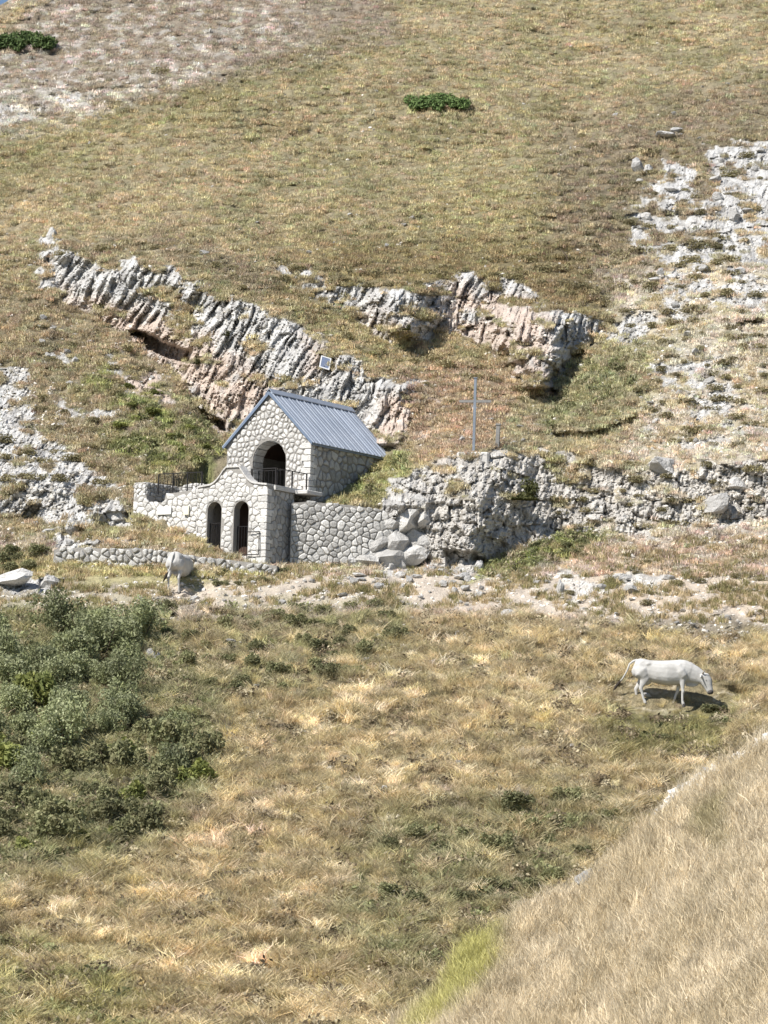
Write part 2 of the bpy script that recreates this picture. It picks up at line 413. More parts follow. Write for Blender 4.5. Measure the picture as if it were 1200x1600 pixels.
# turf: hummocks and terracettes
rough_lo = sstep(900, 1000, V)
hum = fbm(X * 1.6, D0 * .9, 111, 4) * (.33 + .55 * rough_lo) + fbm(X * .35, D0 * 1.4, 121, 3) * .35 * sstep(600, 300, V)
h1, h2, hc = worley(X * 1.7, D0 * 1.0, 500)
hum = (hum + (np.maximum(.55 - h1, 0) * .5) * np.where(V < 900, 1, .6)) * (1 - .9 * np.clip(1.6 - np.hypot((U - 1050) / 110, (V - 1090) / 40), 0, 1))
D -= (1 - RM) * hum

# colours (albedo, with shade between the tufts multiplied in further down)
def C(*a): return np.array(a)
tan, olive, brown, straw = C(.345, .29, .19), C(.24, .215, .125), C(.195, .16, .115), C(.38, .315, .195)
green, dgreen, gravel, pinkc = C(.13, .14, .05), C(.08, .088, .035), C(.50, .47, .42), C(.66, .52, .42)
n1 = fbm(X * .35, D0 * .22, 131, 4) * .5 + .5; n2 = fbm(X * 1.4, D0 * .9, 141, 4) * .5 + .5; n3 = fbm(X * .5, D0 * 1.5, 151, 4) * .5 + .5
CO = np.zeros(U.shape + (3,))
def lay(mask, c, amt=1.0):
    global CO
    m = np.clip(mask * amt, 0, 1)[..., None]; CO = CO * (1 - m) + c * m
def area(poly, c, amt=1.0, soft=25, nz=None):
    m = sstep(-soft, soft, sdf(wu, wv, poly))
    if nz is not None: m = m * nz
    lay(m, c, amt)
CO[:] = tan
lay(sstep(.40, .62, n1 * .6 + n2 * .4), olive, .8)
area([(300, 180), (900, 120), (900, 430), (100, 400), (60, 300)], olive, .55, 90, sstep(.35, .6, n2))
area([(640, 250), (860, 250), (860, 420), (640, 420)], C(.30, .265, .15), .5, 60)
area([(150, 230), (330, 190), (330, 400), (100, 390)], tan, .5, 60)
area([(-100, -200), (420, -200), (640, 60), (300, 150), (-100, 225)], C(.27, .225, .175), .9, 16)
area([(-100, -60), (400, -60), (500, 60), (330, 110), (100, 190), (-100, 215)], C(.42, .39, .35), .8, 30, sstep(.5, .62, n2))
area([(-100, 130), (160, 150), (330, 95), (340, 110), (130, 195), (-100, 220)], gravel, .75, 18, sstep(.4, .6, n2))
area([(-100, 20), (60, 0), (20, 60), (-100, 80)], tan, .9, 20)
area([(-100, 225), (300, 140), (560, 40), (700, 60), (300, 190), (-50, 330)], C(.205, .19, .09), .55, 25, sstep(.35, .6, n3))
area([(850, 200), (1000, 160), (1220, 120), (1220, 250), (1040, 480), (860, 460)], brown, .75, 40, sstep(.3, .55, n2))
area([(400, 375), (900, 380), (950, 500), (600, 460), (430, 410)], C(.20, .16, .085), .7, 25)
area([(60, 400), (250, 400), (330, 440), (500, 500), (480, 440), (250, 360)], brown, .6, 25)
area([(-100, 430), (250, 480), (360, 660), (350, 780), (-100, 860)], C(.25, .21, .14), .75, 30)
area([(950, 430), (1220, 400), (1220, 860), (850, 860), (990, 650)], C(.40, .36, .30), .85, 35, sstep(.38, .56, n2 * .6 + n1 * .4))
area([(440, 440), (560, 480), (640, 540), (720, 580), (640, 600), (520, 540), (420, 480)], C(.26, .225, .13), .8, 15)
area([(600, 580), (760, 560), (860, 620), (860, 700), (640, 720)], C(.31, .24, .17), .8, 20)
area([(850, 590), (960, 520), (1070, 540), (1000, 650), (880, 690), (780, 700)], C(.26, .24, .15), .85, 22, sstep(.25, .5, n2))
area([(900, 560), (1000, 540), (960, 640), (860, 660)], C(.24, .235, .13), .5, 20)
area([(110, 560), (230, 600), (350, 680), (350, 740), (200, 740)], C(.20, .22, .08), .75, 22, sstep(.35, .6, n2))
area([(480, 740), (640, 700), (640, 780), (480, 792)], C(.27, .255, .13), .9, 12)
# path, terrace and gravel
area([(-100, 830), (420, 880), (1220, 820), (1220, 1010), (820, 965), (640, 960), (400, 975), (-100, 960)], C(.36, .31, .26), .9, 14)
area([(-100, 845), (80, 870), (430, 890), (600, 880), (430, 905), (250, 918), (-100, 905)], C(.30, .27, .13), .8, 8)
area([(730, 905), (860, 835), (960, 835), (900, 870), (780, 905)], C(.19, .21, .06), .9, 8)
area([(640, 960), (1220, 1010), (1220, 1110), (640, 1000)], C(.33, .265, .165), .7, 15)
area([(900, 980), (1220, 990), (1220, 1020), (1000, 1000)], gravel, .7, 8)
area([(860, 850), (1220, 840), (1220, 960), (1050, 950), (870, 940)], C(.36, .28, .19), .6, 14, sstep(.4, .6, n2))
# lower slope
lo = sstep(965, 1000, wv)
lay(lo, C(.30, .245, .145)); lay(lo * sstep(.46, .62, n2), C(.19, .16, .095), .8); lay(lo * sstep(.55, .42, n1), straw, .5)
n6 = fbm(X * .8, D0 * .55, 147, 4) * .5 + .5
lay(lo * sstep(.54, .64, n6), C(.20, .17, .10), .6); lay(lo * sstep(.035, .01, np.abs(n6 - .40)), C(.58, .51, .38), .7)
area([(-100, 930), (240, 940), (360, 1090), (330, 1250), (200, 1360), (-100, 1400)], C(.175, .17, .09), .9, 45, sstep(.22, .48, n2))
area([(340, 940), (620, 930), (660, 1000), (500, 1090), (340, 1100)], C(.18, .17, .09), .8, 35, sstep(.38, .58, n2))
area([(560, 1300), (700, 1260), (900, 1230), (980, 1270), (860, 1420), (640, 1560), (500, 1480)], C(.175, .165, .09), .85, 40, sstep(.3, .55, n2))
area([(920, 1120), (1160, 1090), (1120, 1180), (940, 1190)], C(.16, .15, .06), .8, 15)
area([(-100, 1450), (240, 1500), (260, 1650), (-100, 1650)], C(.20, .195, .08), .7, 35, sstep(.3, .6, n2))
area([(-100, 960), (20, 1000), (20, 1060), (-100, 1070)], gravel, .7, 10)
area([(280, 1270), (430, 1250), (440, 1330), (300, 1370)], C(.44, .36, .27), .6, 20, sstep(.45, .6, n2))
n5 = fbm(X * 3.2, D0 * 1.9, 145, 3) * .5 + .5
CO *= (.70 + .45 * n2 + .25 * n5)[..., None] * 1.38
lay(lo * sstep(.60, .72, n5) * .8, C(.50, .42, .27)); lay(lo * sstep(.40, .28, n5) * .6, C(.16, .13, .08))
# rock colours
RC = np.zeros_like(CO); RC[:] = C(.60, .585, .56)
def rlay(m, c, amt=1.0):
    global RC
    m = np.clip(m * amt, 0, 1)[..., None]; RC = RC * (1 - m) + c * m
rlay(sstep(.5, .95, cid2), C(.74, .725, .69), .8)
rlay(sstep(.42, .25, fbm(rx * 1.3, rz * .5, 161, 4) * .5 + .5), C(.33, .325, .32), .8)
rlay(sstep(.54, .66, fbm(rx * 4.2, rz * .7, 165, 3) * .5 + .5) * wl, C(.37, .355, .34), .7)
rlay(sstep(.60, .70, fbm(rx * 3.1, rz * .6, 166, 3) * .5 + .5) * wl, C(.78, .77, .75), .8)
rlay(sstep(.56, .68, fbm(X * 3.4, Z * 3.6, 167, 3) * .5 + .5) * (1 - wl), C(.34, .33, .315), .7)
pk = np.zeros(U.shape)
for poly, a in (([(90, 455), (200, 480), (330, 530), (440, 620), (420, 700), (350, 670), (290, 600), (200, 540)], 1.0), ([(700, 440), (860, 480), (860, 610), (800, 580), (740, 540), (700, 520)], .9),
                ([(570, 700), (600, 620), (680, 590), (740, 640), (700, 720)], 1.0), ([(560, 480), (640, 500), (620, 530), (560, 520)], .6), ([(480, 530), (520, 540), (510, 580), (480, 580)], .9), ([(200, 560), (300, 580), (300, 660), (200, 640)], 1.0)):
    pk = np.maximum(pk, a * sstep(-22, 22, sdf(wu, wv, poly)))
rlay(pk * sstep(.35, .62, fbm(X * 1.0, Z * .8, 171, 4) * .5 + .62), pinkc, .85)
rlay(sstep(560, 700, U) * sstep(640, 720, V) * .45, C(.60, .545, .47))
crk = np.maximum(sstep(.10, .02, f2 - f1), .7 * sstep(.09, .02, g2 - g1)) * sstep(.35, .6, n2)
rlay(crk, C(.20, .17, .14), .45)
rlay(sstep(.62, .72, patchf) * sstep(.5, .6, n2), C(.22, .185, .10), .6)     # thin turf and lichen in the joints
TC = CO.copy()
gap_shade = np.where((np.hypot((U - 1055) / 120, (V - 1092) / 36) < 1), .8, np.where(V > 965, .52, .72)); onpath = np.maximum(sstep(-14, 6, sdf(wu, wv, [(-1500, 915), (400, 890), (640, 880), (1100, 850), (3000, 830), (3000, 1015), (640, 955), (-1500, 965)])), sstep(-30, 30, sdf(wu, wv, [(960, 420), (1220, 380), (1220, 860), (870, 860), (1000, 680)])))
CO = CO * (gap_shade + (1 - gap_shade) * onpath)[..., None]  # darkens the ground off the path: painted shade for gaps between grass tufts
CO = CO * (1 - RM[..., None]) + RC * RM[..., None]

# ------------------------------------------------------------------ chapel frame
CH_O = at1(483, 770, 110.0)
CA = R(35) + math.atan((600 - 483) / FPX) * -1
Fx = Vector((math.cos(CA), -math.sin(CA), 0)); Sy = Vector((math.sin(CA), math.cos(CA), 0))
CHM = Matrix((Fx, Sy, Vector((0, 0, 1)))).transposed().to_4x4(); CHM.translation = CH_O
CH_ROT = CHM.to_euler()
P = at(U, V, D)
# crest in the upper left corner, the sheet falls away behind it
vc = np.interp(U, [-1500, -300, 0, 30, 120, 3000], [260, 110, 9, -12, -70, -148])
ov = np.maximum(vc - V, 0)
P = at(U, np.where(ov > 0, vc + ov * .5, V), D + ov * .35)
# cut the ground away under the chapel and its terrace
L = (P - np.array(CH_O)) @ np.array([list(Fx), list(Sy), [0, 0, 1]]).T
def cut(x0, x1, y0, y1, z):
    m = (L[..., 0] > x0) & (L[..., 0] < x1) & (L[..., 1] > y0) & (L[..., 1] < y1) & (V < 1000)
    P[..., 2] = np.where(m, np.minimum(P[..., 2], CH_O.z + z), P[..., 2])
cut(-3.6, -.05, -.1, 4.5, -.2)
cut(-2.95, -.05, -2.6, 0, -2.75)
cut(-5.9, -2.9, -2.3, 1.6, -.5)
cut(-.1, .6, -1.1, .1, -.4)

iu = lambda u: np.clip(np.searchsorted(uu, u) , 1, len(uu) - 1)
def surf(u, v):
    """terrain point seen at pixel (u, v)"""
    j = np.clip(np.searchsorted(uu, u), 1, len(uu) - 1); i = np.clip(np.searchsorted(vv, v), 1, len(vv) - 1)
    a = (u - uu[j - 1]) / (uu[j] - uu[j - 1]); b = (v - vv[i - 1]) / (vv[i] - vv[i - 1])
    a = np.asarray(a)[..., None]; b = np.asarray(b)[..., None]
    return (P[i - 1, j - 1] * (1 - a) + P[i - 1, j] * a) * (1 - b) + (P[i, j - 1] * (1 - a) + P[i, j] * a) * b
def fld(A, u, v):
    return A[np.clip(np.searchsorted(vv, v), 1, len(vv) - 1), np.clip(np.searchsorted(uu, u), 1, len(uu) - 1)]
def surf1(u, v): return Vector(surf(np.array(float(u)), np.array(float(v))).tolist())

# split the sheet: hillside, path, and each rock outcrop a thing of its own
H, W = U.shape
idx = np.arange(H * W).reshape(H, W)
Q = np.stack([idx[1:, :-1], idx[1:, 1:], idx[:-1, 1:], idx[:-1, :-1]], -1).reshape(-1, 4)
def fm(A): return (A[1:, :-1] + A[1:, 1:] + A[:-1, 1:] + A[:-1, :-1]).ravel() * .25
fU, fV, fR = fm(wu), fm(wv), fm(RM)
cls = np.zeros(len(Q), int)
pathpoly = [(-1500, 925), (60, 935), (400, 905), (620, 893), (860, 900), (1100, 905), (3000, 860), (3000, 1010), (1100, 1000), (900, 968), (640, 948), (430, 950), (200, 962), (60, 960), (-1500, 960)]
cls[sdf(fU, fV, pathpoly) > 0] = 1
crops = [
 ('rock_cliff', 'long grey limestone cliff with pink base and cave slots behind the chapel', [(40, 350), (480, 420), (660, 590), (560, 720), (300, 720), (40, 500)], 'cliff'),
 ('rock_cliff', 'jagged grey and pink limestone cliff on the slope above the steel cross', [(400, 380), (980, 380), (980, 660), (800, 640), (640, 560), (470, 490)], 'cliff'),
 ('rock_outcrop', 'pinkish rock rib rising right behind the chapel roof', [(560, 580), (720, 580), (760, 730), (560, 720)], 'outcrop'),
 ('rock_outcrop', 'massive grey rock knob with shaded overhang at the end of the retaining wall', [(540, 690), (860, 690), (862, 900), (520, 900)], 'outcrop'),
 ('rock_outcrop', 'broken pale rock band below the shrubby scree, right of the knob', [(860, 695), (3000, 680), (3000, 860), (860, 860)], 'outcrop'),
 ('rock_outcrop', 'white jagged limestone outcrop high on the upper right slope', [(930, 150), (3000, 100), (3000, 480), (930, 480)], 'outcrop'),
 ('rock_outcrop', 'scattered pale bedrock showing through the shrubby scree beside the grassy brow', [(930, 480), (3000, 480), (3000, 695), (930, 695)], 'outcrop'),
 ('rock_outcrop', 'white weathered bedrock slope left of the chapel terrace wall', [(-1500, 500), (300, 500), (300, 862), (-1500, 862)], 'outcrop'),
 ('rock_outcrop', 'low flat grey rock ledge beside the path near the bushes', [(-300, 880), (130, 880), (130, 945), (-300, 945)], 'outcrop'),
]
for k, c in enumerate(crops):
    ins = (sdf(fU, fV, c[2]) > 0) & (fR > .5) & (cls == 0)
    cls[ins] = 2 + k
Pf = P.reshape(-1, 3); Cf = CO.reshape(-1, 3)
def submesh(name, sel, m, smooth):
    f = Q[sel]; u_, inv = np.unique(f, return_inverse=True)
    return np_mesh(name, Pf[u_], inv.reshape(f.shape), m, smooth, Cf[u_])
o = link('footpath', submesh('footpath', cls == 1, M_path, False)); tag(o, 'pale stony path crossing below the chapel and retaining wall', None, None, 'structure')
FW_ = W - 1
def islands(sel):
    left = set(np.nonzero(sel)[0].tolist()); out = []
    while left:
        st = [left.pop()]; comp = []
        while st:
            f = st.pop(); comp.append(f)
            for g_ in (f - 1, f + 1, f - FW_, f + FW_):
                if g_ in left: left.remove(g_); st.append(g_)
        out.append(comp)
    return sorted(out, key=len, reverse=True)
for k, c in enumerate(crops):
    isl = [i_ for i_ in islands(cls == 2 + k) if len(i_) > 260]
    for n_, comp in enumerate(isl):
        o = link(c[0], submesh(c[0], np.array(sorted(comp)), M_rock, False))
        if n_ == 0: tag(o, c[1], c[3])
        else: tag(o, 'detached patch of rock beside the ' + ' '.join(c[1].split()[:7]), c[3], 'rock patches by the ' + ' '.join(c[1].split()[:4]))
        cls[np.array(comp)] = -1
cls[cls > 1] = 0
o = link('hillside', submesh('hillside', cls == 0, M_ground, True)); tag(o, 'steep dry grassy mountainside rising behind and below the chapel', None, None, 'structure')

# ------------------------------------------------------------------ foreground bank
bu = np.concatenate([np.arange(470, 1340, 5.0), [1360, 1400, 1460, 1560, 1700, 1900, 2200]])
crest_u = [470, 560, 620, 690, 720, 800, 895, 915, 1000, 1060, 1130, 1200, 1400, 2200]
crest_v = [1800, 1665, 1606, 1545, 1487, 1443, 1408, 1386, 1304, 1240, 1192, 1145, 1030, 720]
tt = np.concatenate([[-260, -150, -80, -40, -20, -8], np.arange(0, 560, 5.0), [580, 640, 740, 900, 1200]])
BU, BT = np.meshgrid(bu, tt)
vcr = np.interp(BU, crest_u, crest_v)
BDc = np.interp(BU, [470, 900, 1200, 2200], [57.5, 56, 54, 50])
BD = BDc - np.maximum(BT, 0) * .031 + np.minimum(BT, 0) * -.02
BVt = vcr + np.abs(BT) * np.where(BT < 0, .9, 1.0)
BP = at(BU, BVt, BD)
BP[..., 2] += fbm(BP[..., 0] * .5, BP[..., 1] * .5, 601, 4) * .28 + fbm(BP[..., 0] * 2, BP[..., 1] * 2, 602, 3) * .08
bn = fbm(BP[..., 0] * .6, BP[..., 1] * .45, 611, 4) * .5 + .5
BC = C(.63, .545, .40) * np.ones(BU.shape + (1,)); m = sstep(.42, .6, bn)[..., None] * .6; BC = BC * (1 - m) + C(.50, .42, .28) * m
def barea(poly, c, amt, soft=14):
    global BC
    m = (sstep(-soft, soft, sdf(BU + (bn - .5) * 50, BVt + (bn - .5) * 50, poly)) * amt)[..., None]; BC = BC * (1 - m) + c * m
barea([(680, 1540), (705, 1468), (790, 1440), (785, 1520), (750, 1570), (640, 1620), (640, 1590)], C(.46, .44, .15), .85, 26)
barea([(1085, 1265), (1150, 1255), (1130, 1330), (1090, 1320)], C(.26, .23, .10), .6)
Hb, Wb = BU.shape; bi = np.arange(Hb * Wb).reshape(Hb, Wb)
BQ = np.stack([bi[1:, :-1], bi[1:, 1:], bi[:-1, 1:], bi[:-1, :-1]], -1).reshape(-1, 4)
o = link('grass_bank', np_mesh('grass_bank', BP.reshape(-1, 3), BQ, M_ground, True, BC.reshape(-1, 3))); tag(o, 'near bank of pale dry grass sloping across the lower right', None, None, 'structure')

# ------------------------------------------------------------------ stone facing
def stones(parent, region, inside, ex, ey, n, origin, size, joint, mt, proud=.05, seed=1, wide=1.35, cuts=()):
    """Voronoi stones covering a region of a flat face; region = (x0,x1,z0,z1); inside(x,z)->bool; cuts = [(fn point->half-plane)]"""
    rg = random.Random(seed)
    x0, x1, z0, z1 = region; sx, sz = size * wide, size
    pts = []
    nz = max(1, int(round((z1 - z0) / sz))); nx = max(1, int(round((x1 - x0) / sx)))
    for j in range(-1, nz + 1):
        for i in range(-1, nx + 2):
            pts.append((x0 + (i + .5 + (.5 if j % 2 else 0) + rg.uniform(-.44, .44)) * (x1 - x0) / nx, z0 + (j + .5 + rg.uniform(-.42, .42)) * (z1 - z0) / nz))
    pts = [p for p in pts if rg.random() > .13]
    def clip(poly, a, b, c):      # keep a*x+b*z<=c
        out = []
        for k in range(len(poly)):
            p, q = poly[k], poly[(k + 1) % len(poly)]
            dp = a * p[0] + b * p[1] - c; dq = a * q[0] + b * q[1] - c
            if dp <= 0: out.append(p)
            if (dp < 0) != (dq < 0) and dp != dq:
                t = dp / (dp - dq); out.append((p[0] + (q[0] - p[0]) * t, p[1] + (q[1] - p[1]) * t))
        return out
    cnt = 0
    for p in pts:
        if not inside(*p): continue
        poly = [(x0, z0), (x1, z0), (x1, z1), (x0, z1)]
        for q in pts:
            if q is p: continue
            dx, dz = q[0] - p[0], q[1] - p[1]
            if abs(dx) > 3.2 * sx or abs(dz) > 3.2 * sz: continue
            poly = clip(poly, dx, dz, (q[0] ** 2 + q[1] ** 2 - p[0] ** 2 - p[1] ** 2) / 2)
            if len(poly) < 3: break
        for cf in cuts:
            for (a, b, c) in cf(p):
                if len(poly) >= 3: poly = clip(poly, a, b, c)
        if len(poly) < 3: continue
        cx = sum(q[0] for q in poly) / len(poly); cz = sum(q[1] for q in poly) / len(poly)
        # inset by the joint and round off the corners
        def area_(pl): return abs(sum(pl[k][0] * pl[(k + 1) % len(pl)][1] - pl[(k + 1) % len(pl)][0] * pl[k][1] for k in range(len(pl)))) / 2
        if area_(poly) < size * size * .12: continue
        rad = math.sqrt(area_(poly) / math.pi)
        k_ = max(.4, 1 - joint / rad)
        ring = []
        for k in range(len(poly)):
            a, b = poly[k], poly[(k + 1) % len(poly)]
            ln = math.hypot(b[0] - a[0], b[1] - a[1])
            if ln < size * .12: ring.append(((a[0] + b[0]) / 2, (a[1] + b[1]) / 2)); continue
            ring.append((a[0] * .8 + b[0] * .2, a[1] * .8 + b[1] * .2)); ring.append((a[0] * .2 + b[0] * .8, a[1] * .2 + b[1] * .8))
        ring = [((q[0] - cx) * k_, (q[1] - cz) * k_) for q in ring]
        if len(ring) < 3: continue
        h = proud * rg.uniform(.5, 1.3); m_ = len(ring)
        tx, tz = rg.uniform(-.25, .25), rg.uniform(-.25, .25)
        vs = []
        for (s_, hh) in ((1.0, -.04), (1.0, h * .45), (.72, h)):
            for q in ring: vs.append(ex * (q[0] * s_) + ey * (q[1] * s_) + n * (hh + (q[0] * tx + q[1] * tz) * (.25 if hh > 0 else 0)))
        vs.append(n * (h * 1.08))
        fs = []
        for r_ in (0, 1):
            for k in range(m_):
                fs.append((r_ * m_ + k, r_ * m_ + (k + 1) % m_, (r_ + 1) * m_ + (k + 1) % m_, (r_ + 1) * m_ + k))
        for k in range(m_): fs.append((2 * m_ + k, 2 * m_ + (k + 1) % m_, 3 * m_))
        if sum((Vector(vs[fs[0][1]]) - Vector(vs[fs[0][0]])).cross(Vector(vs[fs[0][2]]) - Vector(vs[fs[0][0]]))[k] * (Vector(vs[fs[0][0]]) - Vector((0, 0, 0)))[k] for k in range(3)) < 0: fs = [f[::-1] for f in fs]
        link('stone', pmesh('stone', vs, fs, mt, False), parent, origin + ex * cx + ey * cz)
        cnt += 1
    return cnt
EX, EY, EZ = Vector((1, 0, 0)), Vector((0, 1, 0)), Vector((0, 0, 1))
def arch_cut(xc, r, zs, zb, pad=.02):
    def f(p):
        x, z = p; out = []
        if z >= zs:
            d = math.hypot(x - xc, z - zs); nx, nz = (xc - x) / d, (zs - z) / d
            out.append((nx, nz, nx * (xc - nx * (r + pad)) + nz * (zs - nz * (r + pad))))
        elif z > zb - .05:
            if x < xc: out.append((1, 0, xc - r - pad))
            else: out.append((-1, 0, -(xc + r + pad)))
        else: out.append((0, 1, zb))
        return out
    return f
def in_arch(x, z, xc, r, zs, zb): return (abs(x - xc) < r and zb < z < zs) or (z >= zs and math.hypot(x - xc, z - zs) < r)
def arch_pts(xc, r, zs, zb, n=14): # from the left foot up and over to the right foot
    return [(xc - r, zb)] + [(xc - r * math.cos(math.pi * k / n), zs + r * math.sin(math.pi * k / n)) for k in range(n + 1)] + [(xc + r, zb)]

# ---- chapel
ch = link('stone_chapel', None, None, CH_O, CH_ROT)
tag(ch, 'small gabled stone chapel with open arch and blue grey metal roof', 'chapel')
WD, LN, EH, AH = 3.62, 4.7, 1.82, 3.60
axc, ar, azs = -1.76, .72, 1.20
outline = [(-WD, -.3), (-WD, EH), (-WD / 2, AH), (0, EH), (0, -.3), (axc + ar, -.3)] + arch_pts(axc, ar, azs, 0.0)[::-1] + [(axc - ar, -.3)]
link('front_wall', MB().prism(outline, 0, .62).mesh('front_wall', M_mortar), ch)
link('side_wall', MB().box(-.45, -.004, .622, LN, -.3, EH - .03).mesh('side_wall', M_mortar), ch)
link('side_wall', MB().box(-WD + .004, -WD + .45, .622, LN, -.3, EH - .03).mesh('side_wall', M_mortar), ch)
link('back_wall', MB().prism([(-WD, -.3), (-WD, EH), (-WD / 2, AH), (0, EH), (0, -.3)], LN + .002, LN + .35).mesh('back_wall', M_mortar), ch)
link('floor', MB().box(-WD + .45, -.45, .6, LN, -.1, .01).mesh('floor', M_floor), ch)
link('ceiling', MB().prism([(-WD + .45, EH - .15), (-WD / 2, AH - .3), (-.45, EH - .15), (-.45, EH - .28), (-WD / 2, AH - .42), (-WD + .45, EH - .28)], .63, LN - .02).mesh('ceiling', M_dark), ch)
link('altar', MB().box(-2.3, -1.3, LN - .7, LN - .1, .01, .9).box(-2.4, -1.2, LN - .75, LN - .08, .902, .98).mesh('altar', M_floor), ch)
def gable_in(x, z): return z < EH + (AH - EH) * (1 - abs(x + WD / 2) / (WD / 2)) - .02 and -WD < x < 0
sl_ = (AH - EH) / (WD / 2)
def gable_cut(p):
    return [(-sl_, 1, EH + sl_ * WD - .04), (sl_, 1, EH - .04)]
stones(ch, (-WD, 0.02, -.3, AH), lambda x, z: gable_in(x, z) and not in_arch(x, z, axc, ar + .03, azs, -.3), EX, EZ, -EY, Vector((0, 0, 0)), .185, .030, M_stoneW, .035, 5, 1.0, (gable_cut, arch_cut(axc, ar, azs, -.3)))
stones(ch, (0, LN + .35, -.3, EH - .02), lambda x, z: True, EY, EZ, EX, Vector((0, 0, 0)), .27, .036, M_stoneG, .05, 6, 1.15)
# jamb blocks of the arch
for side in (-1, 1):
    for k in range(6):
        z = .0 + k * .2
        x0 = axc + side * ar
        m_ = MB().box(*(sorted((x0 + side * .02, x0 - side * (.015 + .012 * (k % 2))))), .03 + .03 * (k % 2), .6, z + .012, z + .188).mesh('jamb_stone', M_stoneG, bevel=.008)
        link('jamb_stone', m_, ch)
for k in range(9):
    a0, a1 = math.pi * (k + .06) / 9, math.pi * (k + .94) / 9; ri, ro = ar - .02 - .012 * (k % 2), ar + .03
    pl = [(axc + ri * math.cos(a0), azs + ri * math.sin(a0)), (axc + ro * math.cos(a0), azs + ro * math.sin(a0)), (axc + ro * math.cos(a1), azs + ro * math.sin(a1)), (axc + ri * math.cos(a1), azs + ri * math.sin(a1))]
    link('arch_stone', MB().prism(pl, .035, .6).mesh('arch_stone', M_stoneG), ch)
# roof
rf = link('roof', MB().prism([(-WD / 2, AH + .0), (0.10, EH - .1 + .0), (0.10, EH - .06), (-WD / 2, AH + .05), (-WD - .10, EH - .06), (-WD - .10, EH - .1)], -.07, LN + .42).mesh('roof', M_trim), ch)
slope_v = Vector((WD / 2 + .12, 0, -(AH - EH) - .11))
slen = slope_v.length
for sd in (1, -1):
    ang = math.atan2(AH - EH + .11, WD / 2 + .12)
    for k in range(11):
        y0 = -.075 + k * (LN + .5) / 11; y1 = y0 + (LN + .5) / 11
        mb = MB().box(0, slen + .01, y0 + .004, y1 - .004, .052, .066).box(0.02, slen, y0 + .004, y0 + .034, .066, .10).box(0.02, slen, (y0 + y1) / 2 - .01, (y0 + y1) / 2 + .012, .066, .082)
        p_ = link('roof_panel', mb.mesh('roof_panel', M_roof), rf)
        p_.rotation_euler = (0, ang if sd > 0 else math.pi - ang, 0)
        if sd < 0: p_.scale = (1, 1, -1)
        p_.location = (-WD / 2, 0, AH)
link('ridge_cap', MB().prism([(-WD / 2 - .16, AH - .03 + .0), (-WD / 2, AH + .15), (-WD / 2 + .16, AH - .03), (-WD / 2 + .16, AH - .0), (-WD / 2, AH + .175), (-WD / 2 - .16, AH)], -.09, LN + .44).mesh('ridge_cap', M_roof), rf)
for sd in (-1, 1):
    link('barge_board', MB().prism([(-WD / 2, AH - .05), (-WD / 2, AH + .07), (-WD / 2 + sd * (WD / 2 + .12), EH - .04), (-WD / 2 + sd * (WD / 2 + .12), EH - .14)], -.10, -.078).mesh('barge_board', M_trim), rf)
link('gutter_edge', MB().box(.10, .125, -.07, LN + .42, EH - .15, EH - .05).mesh('gutter_edge', M_trim), rf)
# iron gate in the arch
def gate(name, label, parent_m, w_, h_, nb, loc, rotz=0, curl=False, cat='gate', frame=.022):
    g = link(name, None, None, parent_m @ Vector(loc), (parent_m.to_3x3() @ Euler((0, 0, rotz)).to_matrix()).to_euler())
    tag(g, label, cat)
    link('gate_frame', MB().box(0, frame, -.012, .012, 0, h_).box(w_ - frame, w_, -.012, .012, 0, h_).box(frame, w_ - frame, -.010, .010, h_ - frame, h_ - .001).box(frame, w_ - frame, -.010, .010, .05, .05 + frame).mesh('gate_frame', M_iron), g)
    for k in range(nb):
        x = frame + (k + .5) * (w_ - 2 * frame) / nb
        link('bar', MB().tube([(x, 0, .055), (x, 0, h_ - frame)], .009, 6).mesh('bar', M_iron), g)
    return g
gate('iron_gate', 'black iron gate with upright bars inside the large chapel arch', CHM, 1.40, .88, 8, (axc - .70, .35, .03))
link('gate_rail', None) if False else None

def quoins(par_, z0, n_, hgt, y0):
    for k in range(n_):
        a, b = (.36, .22) if k % 2 else (.22, .36)
        z = z0 + k * hgt
        mb = MB().box(-a, .045, y0 - .045, y0 + .10, z + .012, z + hgt - .012).box(-.10, .0449, y0 + .1001, y0 + b, z + .0121, z + hgt - .0121)
        link('corner_stone', mb.mesh('corner_stone', M_stoneW, bevel=.012), par_)
quoins(ch, .0, 8, .222, 0)
# ---- lower shrine block in front of the chapel
sb = link('shrine_block', None, None, CH_O, CH_ROT)
tag(sb, 'stone shrine block with curved parapet and two tall arched doorways', 'shrine')
FY = -2.5; SWD = 2.97; BZ = -2.95
def par(x):
    c = -1.50; d = abs(x - c)
    if d < .32: return .66
    if d < 1.0:
        t = (d - .32) / .68; return .66 - .60 * math.sin(t * math.pi / 2) ** .9
    return .06 - .06 * min(1, (d - 1.0) / .45)
xs = [-SWD + k * SWD / 44 for k in range(45)]
a1 = (-2.22, .30, -.80, -2.30); a2 = (-1.07, .31, -.82, -2.44)
outl = [(-SWD, BZ)] + [(x, par(x)) for x in xs] + [(0, BZ), (a2[0] + a2[1], BZ)] + arch_pts(a2[0], a2[1], a2[2], a2[3])[::-1] + [(a2[0] - a2[1], BZ), (a1[0] + a1[1], BZ)] + arch_pts(a1[0], a1[1], a1[2], a1[3])[::-1] + [(a1[0] - a1[1], BZ)]
link('front_wall', MB().prism(outl, FY, FY + .34).mesh('front_wall', M_mortarD), sb)
link('side_wall', MB().box(-.34, -.003, FY + .342, -.9, BZ, -.125).mesh('side_wall', M_mortarD), sb)
link('side_wall', MB().box(-SWD, -SWD + .34, FY + .342, -.9, BZ, -.125).mesh('side_wall', M_mortarD), sb)
link('back_wall', MB().box(-SWD + .34, -.34, -1.25, -.9, BZ, -.125).mesh('back_wall', M_dark), sb)
